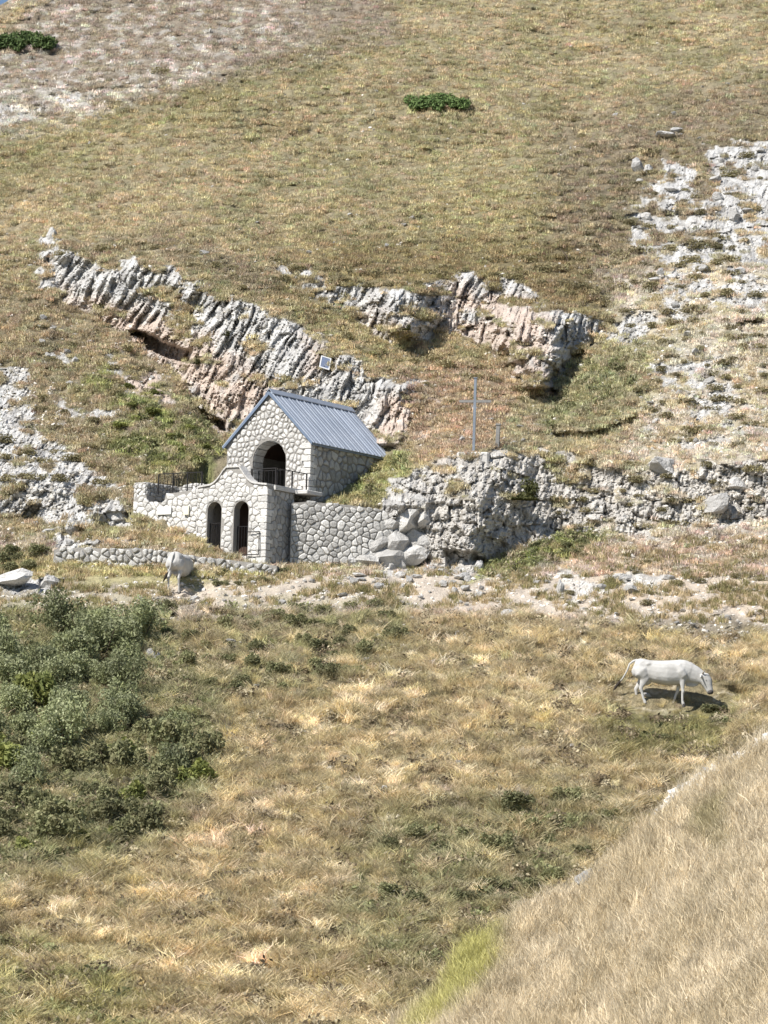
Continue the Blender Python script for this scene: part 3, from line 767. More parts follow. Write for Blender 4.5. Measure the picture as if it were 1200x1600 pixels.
for (c, lab) in ((a1, 0), (a2, 0)):
    link('threshold', MB().box(c[0] - c[1] + .002, c[0] + c[1] - .002, FY - .05, FY + .36, c[3] - .12, c[3] + .02).mesh('threshold', M_coping), sb)
link('floor', MB().box(-SWD + .34, -.34, FY + .342, -1.25, -2.6, -2.48).mesh('floor', M_floor), sb)
link('terrace_slab', MB().box(-SWD - .02, .10, FY + .342, -.002, -.12, 0).mesh('terrace_slab', M_coping), sb)
link('slab_edge', MB().box(.102, .62, -1.0, -.05, -.16, -.02).mesh('slab_edge', M_coping, bevel=.02), sb)
# parapet coping in lengths
for k in range(22):
    xa, xb = xs[2 * k], xs[2 * k + 2]
    pl = [(xa + .004, par(xa) + .004), (xb - .004, par(xb) + .004), (xb - .004, par(xb) + .065), (xa + .004, par(xa) + .065)]
    link('coping_stone', MB().prism(pl, FY - .05, FY + .37).mesh('coping_stone', M_coping), sb)
link('coping_stone', MB().box(-.36, .06, FY + .38, -.06, .003, .05).mesh('coping_stone', M_coping), sb)
def par_cut(p):
    x = p[0]; e = .02; s_ = (par(x + e) - par(x - e)) / (2 * e); return [(-s_, 1, par(x) - s_ * x - .02)]
stones(sb, (-SWD, .01, BZ, .66), lambda x, z: z < par(x) - .03 and not in_arch(x, z, a1[0], a1[1] + .02, a1[2], BZ if False else a1[3]) and not in_arch(x, z, a2[0], a2[1] + .02, a2[2], a2[3]), EX, EZ, -EY, Vector((0, FY, 0)), .175, .013, M_stoneW, .028, 8, 1.3, (par_cut, arch_cut(*a1), arch_cut(*a2)))
stones(sb, (FY, -.9, BZ, -.13), lambda x, z: True, EY, EZ, EX, Vector((0, 0, 0)), .22, .016, M_stoneG, .035, 9, 1.25)
quoins(sb, BZ, 12, .236, FY)
g1_ = gate('iron_door', 'dark barred iron gate filling the left arched shrine doorway', CHM, .585, 1.05, 5, (a1[0] - .29, FY + .16, a1[3] + .03), cat='gate')
g2_ = gate('iron_door', 'dark barred iron gate filling the right arched shrine doorway', CHM, .60, 1.05, 5, (a2[0] - .30, FY + .22, a2[3] + .03), cat='gate')
g3 = link('gate_frame_panel', None, None, CHM @ Vector((-.72, FY - .10, -2.42)), CH_ROT); tag(g3, 'thin grey metal frame leaning beside the right shrine doorway', 'frame')
link('rail', MB().box(0, .53, -.012, .012, .80, .83).mesh('rail', M_iron), g3)
link('rail', MB().box(0, .53, -.012, .012, .02, .05).mesh('rail', M_iron), g3)
link('post', MB().box(.505, .53, -.012, .012, .051, .799).mesh('post', M_iron), g3)

# ---- railings
def railing(label, p0, p1, h_, nposts, nb, name='iron_railing', midr=True):
    p0, p1 = Vector(p0), Vector(p1); d = (p1 - p0); ln = d.length
    g = link(name, None, None, CHM @ p0, (CHM.to_3x3() @ Vector((1, 0, 0)).rotation_difference(d.normalized()).to_matrix()).to_euler())
    tag(g, label, 'railing')
    for k in range(nposts):
        x = ln * k / (nposts - 1); link('post', MB().box(x - .02, x + .02, -.02, .02, 0, h_).mesh('post', M_iron), g)
    link('top_rail', MB().box(-.02, ln + .02, -.016, .016, h_ + .001, h_ + .03).mesh('top_rail', M_iron), g)
    if midr: link('bottom_rail', MB().box(.02, ln - .02, -.008, .008, .10, .12).mesh('bottom_rail', M_iron), g)
    for k in range(nb):
        x = ln * (k + .5) / nb
        link('bar', MB().tube([(x, 0, .12), (x, 0, h_)], .008, 5, False).mesh('bar', M_iron), g)
railing('black iron railing on the left terrace above the plaque wall', (-4.9, -2.25, -.12), (-3.0, -2.25, -.12), .70, 4, 12)
railing('low iron railing on the terrace in front of the chapel arch', (-1.05, -2.0, .01), (-.02, -2.0, .01), .62, 2, 0, midr=False)
railing('short iron railing along the slab edge below the chapel corner', (-.02, -1.9, .01), (-.02, -.15, .01), .62, 3, 0, midr=False)

# ---- left terrace wall
def wall_thing(name, label, O, ang, length, outline_top, depth, size, mt_s, mt_m, base, seed, thick=.4, joint=.014, proud=.035, wide=1.35, cat='wall'):
    """outline_top: [(x, z)] left to right; the wall stands from base up to it"""
    m4 = Euler((0, 0, ang)).to_matrix().to_4x4(); m4.translation = O
    wl_ = link(name, None, None, O, (0, 0, ang)); tag(wl_, label, cat)
    tx = [p[0] for p in outline_top]; tz = [p[1] for p in outline_top]
    link('wall_core', MB().prism([(0, base)] + list(outline_top) + [(length, base)], 0, thick).mesh('wall_core', mt_m), wl_)
    top = lambda x: float(np.interp(x, tx, tz))
    def tc(p):
        e = .05; s_ = (top(p[0] + e) - top(p[0] - e)) / (2 * e); s_ = max(-1.5, min(1.5, s_)); return [(-s_, 1, top(p[0]) - s_ * p[0] + .04)]
    n = stones(wl_, (0, length, base, max(tz) + .05), lambda x, z: z < top(x) - .01, EX, EZ, -EY, Vector((0, 0, 0)), size, joint, mt_s, proud, seed, wide, (tc,))
    return wl_, m4, n
lw, lwm, n_lw = wall_thing('terrace_wall', 'pale stone terrace wall with two plaques left of the shrine doorways', CHM @ Vector((-5.85, FY + .08, 0)), CH_ROT.z, 2.87,
    [(0, -.30), (.35, -.12), (.55, -.16), (.62, -.42), (1.35, -.44), (1.42, -.14), (2.0, -.10), (2.87, -.02)], 0, .20, M_stoneW, M_mortarD, -1.95, 12)
# jagged dark masonry step in the notch of the terrace wall
nb_ = link('rubble_step', MB().box(-.1, .50, .12, 1.7, -.45, .34).mesh('rubble_step', M_mortarD, bevel=.03), None, lwm @ Vector((-.1, .1, 0)), (0, 0, CH_ROT.z + R(-8)))
tag(nb_, 'rough raised stone corner at the notch of the terrace wall', 'masonry')
st_n = stones(nb_, (.12, 1.7, -.45, .34), lambda x, z: True, EY, EZ, EX, Vector((.50, 0, 0)), .17, .02, M_stoneG, .05, 31)
st_n = stones(nb_, (-.1, .5, -.42, .32), lambda x, z: True, EX, EZ, -EY, Vector((0, .12, 0)), .17, .012, M_stoneW, .05, 33)
wb, _, _ = wall_thing('parapet_wall', 'low sunlit stone parapet at the back of the left terrace', CHM @ Vector((-5.3, -.7, 0)), CH_ROT.z, 1.75, [(0, .30), (.8, .40), (1.75, .34)], 0, .17, M_stoneW, M_mortarD, -.5, 14)
def plaque(name, label, x, z, w_, h_, mt_):
    o = link(name, MB().box(0, w_, -.065, -.02, 0, h_).mesh(name, mt_, bevel=.006), None, lwm @ Vector((x, -.03, z)), (0, 0, CH_ROT.z)); tag(o, label, 'plaque')
plaque('wall_plaque', 'white rectangular plaque on the terrace wall below the notch', 1.12, -.88, .62, .28, M_plaque)
plaque('wall_plaque', 'small cream upright plaque on the terrace wall nearest the shrine doorways', 2.28, -.92, .24, .32, M_cream)

# ---- right retaining wall
RW0 = at1(452, 892, 108.75)
rwz = lambda v: (892 - v) / 45.0
rw, rwm, n_rw = wall_thing('retaining_wall', 'long coursed grey stone retaining wall running into the rock knob', RW0, R(5), 3.55,
    [(0, rwz(786)), (.6, rwz(783)), (1.4, rwz(785)), (2.0, rwz(786)), (2.6, rwz(789)), (3.2, rwz(792)), (3.55, rwz(797))], 0, .17, M_stoneV, M_mortarD, -.3, 22, .5, .013, .05, 1.5)

# ---- low dry stone wall below the terrace
DW0 = surf1(84, 878) + Vector((0, -.1, 0)); DW1 = surf1(432, 898)
DWd = DW1 - DW0; dwl = math.hypot(DWd.x, DWd.y); sag = DWd.z
dw, dwm, n_dw = wall_thing('dry_stone_wall', 'low ruined dry stone wall behind the cow seen from the rear', DW0, math.atan2(DWd.y, DWd.x), dwl,
    [(0, .42), (1, .50), (2, .46), (3, .5), (4.2, .38), (5.2, .42 + sag * .6), (6.3, .40 + sag * .8), (dwl, .30 + sag)], 0, .19, M_stoneV, M_mortarD, -.9, 24, .4, .03, .09, 1.5)

# ---- steel cross, post, solar panel
def on(u, v, dz=0): 
    p = surf1(u, v); p.z += dz; return p
cp = on(740, 707, -.15)
cr = link('summit_cross', None, None, cp, (0, 0, R(-12))); tag(cr, 'tall slim steel cross standing on the rocks right of the chapel', 'cross')
hc = 119 / (FPX / cp.y) + .12
link('shaft', MB().box(-.045, .045, -.04, .04, 0, hc).mesh('shaft', M_steel), cr)
zc = hc * .705
link('crossbar', MB().box(-.56, -.047, -.035, .035, zc - .04, zc + .05).box(.047, .58, -.035, .035, zc - .04, zc + .05).mesh('crossbar', M_wood), cr)
link('cap', MB().box(-.075, .075, -.06, .06, hc + .001, hc + .03).mesh('cap', M_steel), cr)
link('plinth', MB().box(-.55, .6, -.35, .3, -.35, .13).mesh('plinth', M_coping, bevel=.05), cr)
pp = on(777, 700, -.1)
po = link('marker_post', None, None, pp, (0, R(1), R(-10))); tag(po, 'short grey marker post beside the steel cross', 'post')
link('post', MB().box(-.07, .07, -.06, .06, 0, .92).mesh('post', M_wood, bevel=.01), po)
link('post_cap', MB().box(-.09, .09, -.08, .08, .921, .98).mesh('post_cap', M_wood), po)
pp = surf1(507, 577) + Vector((0, -.35, 0))
spn = link('solar_panel', None, None, pp, (R(-32), R(0), R(-28))); tag(spn, 'small white framed solar panel fixed on the cliff above the chapel roof', 'solar panel')
spn.rotation_euler = Euler((R(-28), R(14), R(12)))
link('frame', MB().box(-.20, .20, 0, .03, -.02, .02 + .0).box(-.20, .20, 0, .03, .50, .54).box(-.20, -.16, 0, .03, .021, .499).box(.16, .20, 0, .03, .021, .499).mesh('frame', M_white), spn)
link('cell_panel', MB().box(-.159, .159, .008, .025, .021, .499).mesh('cell_panel', M_cell), spn)
link('bracket', MB().tube([(0, .03, .1), (0, .45, -.1)], .02, 6).mesh('bracket', M_steel), spn)

# ------------------------------------------------------------------ rocks
def rock_mesh(seed, mt_, flat=.75, sub=2):
    bm = bmesh.new(); bmesh.ops.create_icosphere(bm, subdivisions=sub, radius=1)
    rg = np.random.default_rng(seed)
    planes = [(Vector(rg.normal(size=3)).normalized(), rg.uniform(.55, .9)) for _ in range(20)]
    for v in bm.verts:
        p = v.co.copy()
        for n, d in planes:
            e = p.dot(n) - d
            if e > 0: p -= n * e * .95
        p *= 1 + .09 * rg.normal()
        v.co = Vector((p.x * rg_s[0], p.y * rg_s[1], p.z * flat)) if False else Vector((p.x * 1.15, p.y * .9, p.z * flat))
    me = bpy.data.meshes.new('rock'); bm.to_mesh(me); bm.free(); me.materials.append(mt_); return me
RK = [rock_mesh(s, M_boulder, f) for s, f in ((1, .7), (2, .6), (3, .85), (4, .55), (5, .95), (6, .7))]
RKS = [rock_mesh(s, M_boulder, f, 1) for s, f in ((11, .7), (12, .6), (13, .85), (14, .5))]
RKP = [rock_mesh(s, M_pink, f) for s, f in ((21, .7), (22, .8))]
def rock_at(u, v, wpx, label, group=None, kind=0, hh=1.0, mesh=None, lean=0, name='rock', cat='rock'):
    p = surf1(u, v); s = wpx / (FPX / p.y) / 2
    o = link(name, mesh or RK[kind % 6], None, p + Vector((0, 0, s * .25)), (random.uniform(-.2, .2) + lean, random.uniform(-.2, .2), random.uniform(0, 6.28)))
    o.scale = (s / 1.05, s / 1.05, s * hh); tag(o, label, cat, group); return o
rock_at(1038, 738, 60, 'large rounded grey boulder above the rock band on the right scree', hh=.95, kind=0, name='boulder', cat='boulder')
rock_at(1120, 796, 62, 'broad grey boulder low in the right rock band', hh=.9, kind=0, name='boulder', cat='boulder')
rock_at(1150, 762, 40, 'pale block sitting on top of the right rock band', hh=.8, kind=2, name='boulder', cat='boulder')
rock_at(1057, 207, 28, 'white boulder at the very top of the upper right outcrop', hh=.8, kind=1)
rock_at(1040, 216, 42, 'long white slab below the topmost white boulder', hh=.6, kind=3)
rock_at(80, 372, 22, 'upright grey rock at the upper left end of the cliff', hh=1.5, kind=4)
rock_at(318, 398, 18, 'small pale rock on the turf above the left cliff', hh=.9)
rock_at(235, 1028, 24, 'upright white rock among the bushes, larger of a pair', hh=1.5, kind=2)
rock_at(248, 1035, 14, 'narrow white rock among the bushes, smaller of a pair', hh=2.2, kind=4)
rock_at(212, 970, 15, 'small white rock at the path edge above the bushes', hh=1.1)
rock_at(793, 965, 30, 'grey white boulder in the dry grass just below the path', hh=1.0, kind=2)
rock_at(822, 1000, 20, 'pale tilted stone with dark underside in the tan grass', hh=.8, kind=1)
rock_at(675, 1040, 22, 'dark grey stone in the dry grass at mid slope', hh=.9, kind=0)
rock_at(735, 956, 18, 'rounded grey stone left of the grey white boulder', hh=.9, kind=5)
rock_at(889, 968, 22, 'squarish white stone on the path edge above the grazing cow', hh=.8, kind=3)
rock_at(875, 925, 20, 'tall pale stone standing left of the sunken rubble', hh=1.9, kind=4)
rock_at(970, 908, 34, 'grey rubble block in the sunken bank beside the path', hh=.8, kind=0)
rock_at(985, 925, 36, 'dark grey block at the foot of the sunken rubble', hh=.6, kind=2)
rock_at(1045, 905, 22, 'small grey block at the right end of the sunken rubble', hh=.8, kind=5)
rock_at(940, 920, 22, 'small broken rock leaning in the sunken rubble', hh=1.0, kind=1)
rock_at(718, 905, 24, 'flat grey stone on the path below the rock knob', hh=.7, kind=3)
rock_at(650, 903, 20, 'white stone on the path below the wall end', hh=.7, kind=1)
rock_at(20, 915, 80, 'broad flat pale boulder at the left end of the path', hh=.55, kind=0, name='boulder', cat='boulder')
rock_at(78, 917, 46, 'grey boulder with undercut side next to the flat pale boulder', hh=.8, kind=2, name='boulder', cat='boulder')
rock_at(112, 832, 40, 'rounded pale boulder above the dry stone wall', hh=.9, kind=4, name='boulder', cat='boulder')
rock_at(150, 815, 44, 'grey block left of the terrace wall, left of two', hh=.9, kind=5, name='boulder', cat='boulder')
rock_at(184, 812, 44, 'dark sided grey block against the terrace wall, right of two', hh=.9, kind=2, name='boulder', cat='boulder')
rock_at(300, 1372, 26, 'weathered pale stone in the dry grass of the lower slope', hh=.6, kind=1)
def scatter_px(poly, n, mind, seed, reject=None):
    rg = np.random.default_rng(seed); P_ = np.array(poly); out = []
    lo_, hi_ = P_.min(0), P_.max(0); tries = 0
    while len(out) < n and tries < n * 60:
        tries += 1; q = rg.uniform(lo_, hi_)
        if sdf(np.array([q[0]]), np.array([q[1]]), poly)[0] < 0: continue
        if reject and reject(*q): continue
        if any((q[0] - r_[0]) ** 2 + (q[1] - r_[1]) ** 2 * 2.2 < mind ** 2 for r_ in out): continue
        out.append(tuple(q))
    return out
def isch(u, v): return (200 < u < 605 and 600 < v < 882) or (255 < u < 330 and 860 < v < 935)
for (poly, n, md, lab, grp, w0, w1) in (
    ([(200, 925), (620, 895), (860, 905), (860, 950), (620, 945), (400, 950), (210, 960)], 90, 9, 'loose pale stone lying on the path below the chapel', 'loose stones on the path', 8, 20),
    ([(860, 940), (1190, 930), (1190, 1010), (900, 985)], 22, 14, 'loose stone on the path right of the sunken rubble', 'loose stones on the right part of the path', 8, 15),
    ([(540, 885), (800, 885), (740, 905), (540, 905)], 22, 10, 'fallen stone at the foot of the rock knob', 'fallen stones below the knob', 9, 24),
    ([(980, 430), (1195, 400), (1195, 700), (1000, 700)], 40, 16, 'pale loose rock on the shrubby right scree', 'loose rocks on the right scree', 8, 20),
    ([(0, 700), (190, 740), (200, 850), (0, 860)], 26, 16, 'white loose rock on the bedrock slope left of the terrace', 'loose rocks on the left bedrock', 10, 22),
    ([(60, 340), (600, 320), (900, 380), (300, 410)], 22, 16, 'small pale rock poking out of the turf above the cliffs', 'rocks in the turf above the cliffs', 7, 14),
    ([(60, 60), (400, 20), (420, 90), (60, 200)], 26, 14, 'small white stone on the bare upper left slope', 'stones on the upper left slope', 6, 11),
    ([(900, 160), (1195, 100), (1195, 230), (960, 230)], 16, 14, 'small white stone on the grass above the upper outcrop', 'stones above the upper outcrop', 6, 12),
    ([(980, 230), (1195, 230), (1195, 440), (1000, 440)], 34, 15, 'jagged pale rock standing in the upper right outcrop', 'jagged rocks of the upper right outcrop', 10, 26),
    ([(720, 620), (870, 640), (860, 700), (720, 700)], 16, 12, 'pale rock on the slope around the cross and post', 'rocks around the cross', 8, 18),
    ([(60, 480), (200, 560), (300, 640), (200, 700), (60, 560)], 24, 16, 'pale rock among the turf below the left cliff', 'rocks below the left cliff', 8, 16),
    ([(360, 980), (620, 960), (1100, 1060), (900, 1220), (500, 1250), (300, 1330)], 48, 22, 'small pale stone half hidden in the dry grass', 'stones in the dry grass', 8, 17)):
    for (u, v) in scatter_px(poly, int(n * .6), md, int(poly[0][0] + poly[1][1]), isch):
        rock_at(u, v, random.uniform(w0 * 1.1, w1 * 1.15), lab, grp, mesh=random.choice(RK if w1 > 20 else RKS + RK[:2]), hh=random.uniform(.6, 1.3))
def bfld(A, u_, t_):
    j = np.clip(np.searchsorted(bu, u_), 1, len(bu) - 1); i = np.clip(np.searchsorted(tt, t_), 1, len(tt) - 1); a = (u_ - bu[j - 1]) / (bu[j] - bu[j - 1]); b = (t_ - tt[i - 1]) / (tt[i] - tt[i - 1])
    a, b = a[:, None], b[:, None]; return (A[i - 1, j - 1] * (1 - a) + A[i - 1, j] * a) * (1 - b) + (A[i, j - 1] * (1 - a) + A[i, j] * a) * b
for (u, t, sz, lab) in ((915, 3, 44, 'white jagged rock on the crest of the near grass bank'), (938, 14, 26, 'small flat white rock lying on the near grass bank'), (1034, 34, 34, 'pale rounded rock half buried in the near bank'), (1068, 6, 30, 'grey rock at the upper edge of the near bank'), (1108, 4, 30, 'topmost grey rock at the edge of the near bank'), (1150, 4, 24, 'small grey block in the rubble of the bank crest')):
    q = Vector(bfld(BP, np.array([float(u)]), np.array([float(t)]))[0].tolist()); k = sz / (FPX / q.y) / 2
    o = link('rock', random.choice(RK), None, q + Vector((0, 0, k * .35)), (random.random() * .6, .2, random.random() * 6)); o.scale = (k, k, k * .9); tag(o, lab, 'rock')
for q_, (u, v, wpx, hh) in enumerate(((548, 880, 34, .7), (572, 876, 48, .8), (602, 872, 58, .8), (634, 870, 60, .8), (592, 850, 46, .9), (622, 846, 58, .9), (652, 846, 56, .9), (610, 822, 44, .9), (638, 816, 54, 1.0), (662, 812, 46, 1.0), (626, 796, 38, .9), (650, 786, 44, .9))):
    d_ = 108.98 + max(0, u - 560) * .003 + (880 - v) * .004; k = 1.15 * wpx / (FPX / d_) / 2
    o = link('rock', RK[(q_ * 2 + 1) % 6], None, at1(u, v, d_), (random.uniform(-.4, .4), random.uniform(-.4, .4), random.uniform(0, 6.28))); o.scale = (k * 1.1, k * .9, k * 1.25 * hh)
    tag(o, 'angular pale rock where the retaining wall meets the knob', 'rock', 'rocks at the end of the retaining wall')

# ------------------------------------------------------------------ leafy meshes
def leaves_mesh(name, centers, size, mt_, rgn, up_bias=.0, aspect=1.6):
    n = len(centers); nn = rgn.normal(size=(n, 3)); nn[:, 2] = np.abs(nn[:, 2]) + up_bias; nn /= np.linalg.norm(nn, axis=1)[:, None]
    a = np.cross(nn, rgn.normal(size=(n, 3))); a /= np.linalg.norm(a, axis=1)[:, None]; b = np.cross(nn, a)
    s = size * rgn.uniform(.6, 1.4, (n, 1)); a = a * s * aspect; b = b * s
    V_ = np.stack([centers - a, centers - b * .8, centers + a, centers + b * .8], 1).reshape(-1, 3)
    me = np_mesh(name, V_, np.arange(4 * n).reshape(n, 4), mt_)
    att = me.color_attributes.new('var', 'FLOAT_COLOR', 'POINT'); c = np.repeat(rgn.uniform(0, 1, n), 4); c4 = np.ones((4 * n, 4), np.float32); c4[:, 0] = c; c4[:, 1] = c; c4[:, 2] = c
    att.data.foreach_set('color', c4.ravel()); return me
def blob_pts(rgn, n, lobes):
    """points near the surface of a union of ellipsoid lobes (x,y,z,r,rz)"""
    lob = np.array(lobes); k = rgn.integers(0, len(lob), n); d = rgn.normal(size=(n, 3)); d /= np.linalg.norm(d, axis=1)[:, None]
    r = rgn.uniform(.25, 1.0, (n, 1)) ** .5
    p = lob[k, :3] + d * r * lob[k, 3][:, None] * np.array([1, 1, 1]); p[:, 2] = lob[k, 2] + d[:, 2] * r[:, 0] * lob[k, 4]
    p[:, 2] = np.maximum(p[:, 2], -.05); return p
def bush_meshes(seed, mt_, n=1500, nl=7, hgt=1.0, leaf=.035):
    rgn = np.random.default_rng(seed); lobes = []
    for k in range(nl):
        a = rgn.uniform(0, 6.28); r = rgn.uniform(0, .55); h = rgn.uniform(.3, .85) * hgt
        lobes.append((math.cos(a) * r, math.sin(a) * r, h * .8, rgn.uniform(.22, .36), rgn.uniform(.25, .42) * hgt))
    fol = leaves_mesh('foliage', blob_pts(rgn, n, lobes), leaf, mt_, rgn)
    mb = MB()
    for l in lobes:
        mb.tube([(l[0] * .15, l[1] * .15, -.1), (l[0] * .5, l[1] * .5, l[2] * .5), (l[0], l[1], l[2] + l[4] * .6)], [.022, .014, .005], 5, False)
    return fol, mb.mesh('stem', M_twig)
BG = [bush_meshes(s, M_greybush, 2600, 10, 1.2, .027) for s in (1, 2, 3)]
BN = [bush_meshes(s, M_greenbush, 1500, 7, 1.0, .04) for s in (4, 5)]
BY = [bush_meshes(s, M_yelbush, 1300, 6, .9, .045) for s in (6, 7)]
BD = None
def bush_at(u, v, wpx, kinds, label, group=None, hh=1.0, name='bush', cat='bush'):
    p = surf1(u, v); s = wpx / (FPX / p.y) / 1.55
    fo, stm = random.choice(kinds)
    o = link(name, None, None, p - Vector((0, 0, .05)), (0, 0, random.uniform(0, 6.28))); o.scale = (s, s, s * hh); tag(o, label, cat, group)
    link('foliage', fo, o); link('stem', stm, o); return o
# the thicket at the left
for (u, v) in scatter_px([(-20, 985), (60, 965), (230, 975), (250, 1060), (215, 1130), (120, 1160), (-20, 1150)], 26, 32, 5):
    bush_at(u, v + 22, random.uniform(60, 110), BG, 'grey green willowy bush in the thicket below the left end of the path', 'bushes of the thicket', random.uniform(.9, 1.25))
for (u, v) in scatter_px([(-20, 1160), (150, 1140), (330, 1120), (330, 1210), (230, 1300), (90, 1330), (-20, 1320)], 44, 26, 6):
    bush_at(u, v + 15, random.uniform(50, 95), BN + BG[:1] + BY[:1], 'low green bush on the slope under the thicket', 'low bushes under the thicket', random.uniform(.85, 1.15))
bush_at(38, 1112, 105, BY, 'yellow green bush at the edge of the thicket, upper of two', hh=1.1)
bush_at(78, 1168, 90, BY, 'bright yellow green bush below the thicket, near the dark hollow', hh=.9)
bush_at(15, 1212, 110, BY, 'yellowish bush low on the left edge below the thicket', hh=.9)
bush_at(262, 962, 44, BN, 'small round green bush just below the cow seen from the rear', hh=1.0)
bush_at(300, 1000, 50, BN, 'dark green bush under the small round bush by the path', hh=.6)
bush_at(262, 995, 42, BG, 'grey green bush between the white rock pair and the path', hh=.7)
for (u, v) in scatter_px([(350, 960), (600, 945), (640, 1000), (540, 1060), (360, 1100), (260, 1080)], 40, 24, 8):
    bush_at(u, v, random.uniform(30, 55), BN, 'low green weed clump between the thicket and the dry grass', 'weed clumps below the path', random.uniform(.6, .9))
for (u, v) in scatter_px([(600, 1330), (760, 1270), (930, 1240), (960, 1290), (860, 1390), (700, 1440), (600, 1420)], 22, 40, 9):
    bush_at(u, v, random.uniform(40, 70), BN, 'low dark green scrub behind the near grass bank', 'scrub behind the near bank', random.uniform(.6, .9))
for (u, v) in scatter_px([(930, 1130), (1060, 1120), (1150, 1100), (1110, 1160), (940, 1175)], 9, 26, 10):
    bush_at(u, v, random.uniform(30, 50), BN, 'low olive scrub just below the grazing cow', 'scrub below the grazing cow', .45)
for (u, v) in scatter_px([(0, 862), (70, 868), (75, 890), (0, 896)], 6, 16, 12):
    bush_at(u, v, random.uniform(35, 50), BN, 'dark green bush at the left end of the dry stone wall', 'bushes by the dry stone wall', .7)
bush_at(338, 735, 46, BN, 'bright green bush against the left corner of the chapel', hh=1.1)
bush_at(300, 735, 46, BY, 'yellow green bush behind the left terrace railing', hh=.7)
for (u, v) in scatter_px([(140, 610), (230, 600), (330, 690), (290, 740), (220, 700)], 14, 24, 13):
    bush_at(u, v, random.uniform(30, 50), BY, 'light green shrub on the slope left of the chapel', 'light green shrubs left of the chapel', .5)
for (u, v) in scatter_px([(210, 885), (420, 888), (500, 880), (420, 912), (330, 915)], 12, 22, 15, lambda a, b: 255 < a < 330):
    bush_at(u, v, random.uniform(24, 38), BN, 'low weed clump along the foot of the dry stone wall', 'weeds at the dry stone wall', .5)
for (u, v) in scatter_px([(480, 880), (560, 880), (560, 890), (480, 892)], 4, 14, 16):
    bush_at(u, v, 28, BN, 'low green weeds at the foot of the retaining wall', 'weeds at the retaining wall', .4)
for (u, v) in scatter_px([(745, 900), (850, 850), (940, 845), (860, 885), (770, 905)], 14, 18, 17):
    bush_at(u, v, random.uniform(24, 38), BN, 'bright low weeds under the shaded overhang of the knob', 'weeds under the overhang', .4)
# junipers, ivy, cushions
def dense(name, seed, mt_, n, lobes, leaf): 
    rgn = np.random.default_rng(seed); return leaves_mesh(name, blob_pts(rgn, n, lobes), leaf, mt_, rgn, .2)
rgl = np.random.default_rng(77)
JL = [(x, rgl.uniform(-.25, .25), .08 + .06 * rgl.random(), .22, .16) for x in np.linspace(-.8, .8, 13)]
J = dense('juniper', 3, M_juniper, 3500, JL, .028)
for (u, v, w_, l) in ((683, 166, 105, 'dark green prostrate juniper alone in the middle of the upper slope'), (30, 72, 125, 'large dark green juniper patch near the skyline corner')):
    p = surf1(u, v); s = w_ / (FPX / p.y) / 2
    o = link('juniper_shrub', J, None, p + Vector((0, 0, .05)), (R(25), R(-3), 0)); o.scale = (s, s * 2.3, s * .95); tag(o, l, 'shrub')
CL = []
for sd in (1, 2, 3, 4):
    rgc = np.random.default_rng(sd + 50)
    CL.append(dense('cushion_shrub', sd, M_cushion, 420, [(rgc.uniform(-.5, .5), rgc.uniform(-.3, .3), .1, .42, .36) for _ in range(5)], .055))
o_ = None
def cushion(u, v, wpx, label, group=None, hh=1.0, me=None, cat='shrub', name='cushion_shrub'):
    p = surf1(u, v); s = wpx * 1.25 / (FPX / p.y) / 1.7
    o = link(name, me or random.choice(CL), None, p, (0, 0, random.uniform(-.5, .5))); o.scale = (s, s, s * hh); tag(o, label, cat, group); return o
cushion(248, 114, 34, 'small brown cushion shrub alone on the bare upper left slope', hh=.8)
cushion(603, 257, 30, 'small dark tuft shrub on the turf below the juniper', hh=.5)
IV = dense('ivy', 9, M_moss, 2200, [(rgl.uniform(-.4, .4), rgl.uniform(-.3, .1), rgl.uniform(-.7, .6), .32, .3) for _ in range(20)], .04)
p = surf1(815, 780); o = link('ivy_clump', IV, None, p + Vector((.05, -.55, 0)), (0, 0, 0)); o.scale = (.82, .8, .9); tag(o, 'dark olive ivy clump hanging on the rock knob overhang', 'ivy')
for (u, v, l) in ((306, 568, 'small dark green shrub growing low on the left cliff face'), (353, 524, 'small green shrub rooted high on the left cliff face'), (635, 515, 'mossy shrub at the shaded end of the upper cliff')):
    p = surf1(u, v); o = link('cliff_shrub', IV, None, p + Vector((0, -.1, 0))); o.scale = (.26, .3, .26); tag(o, l, 'shrub')
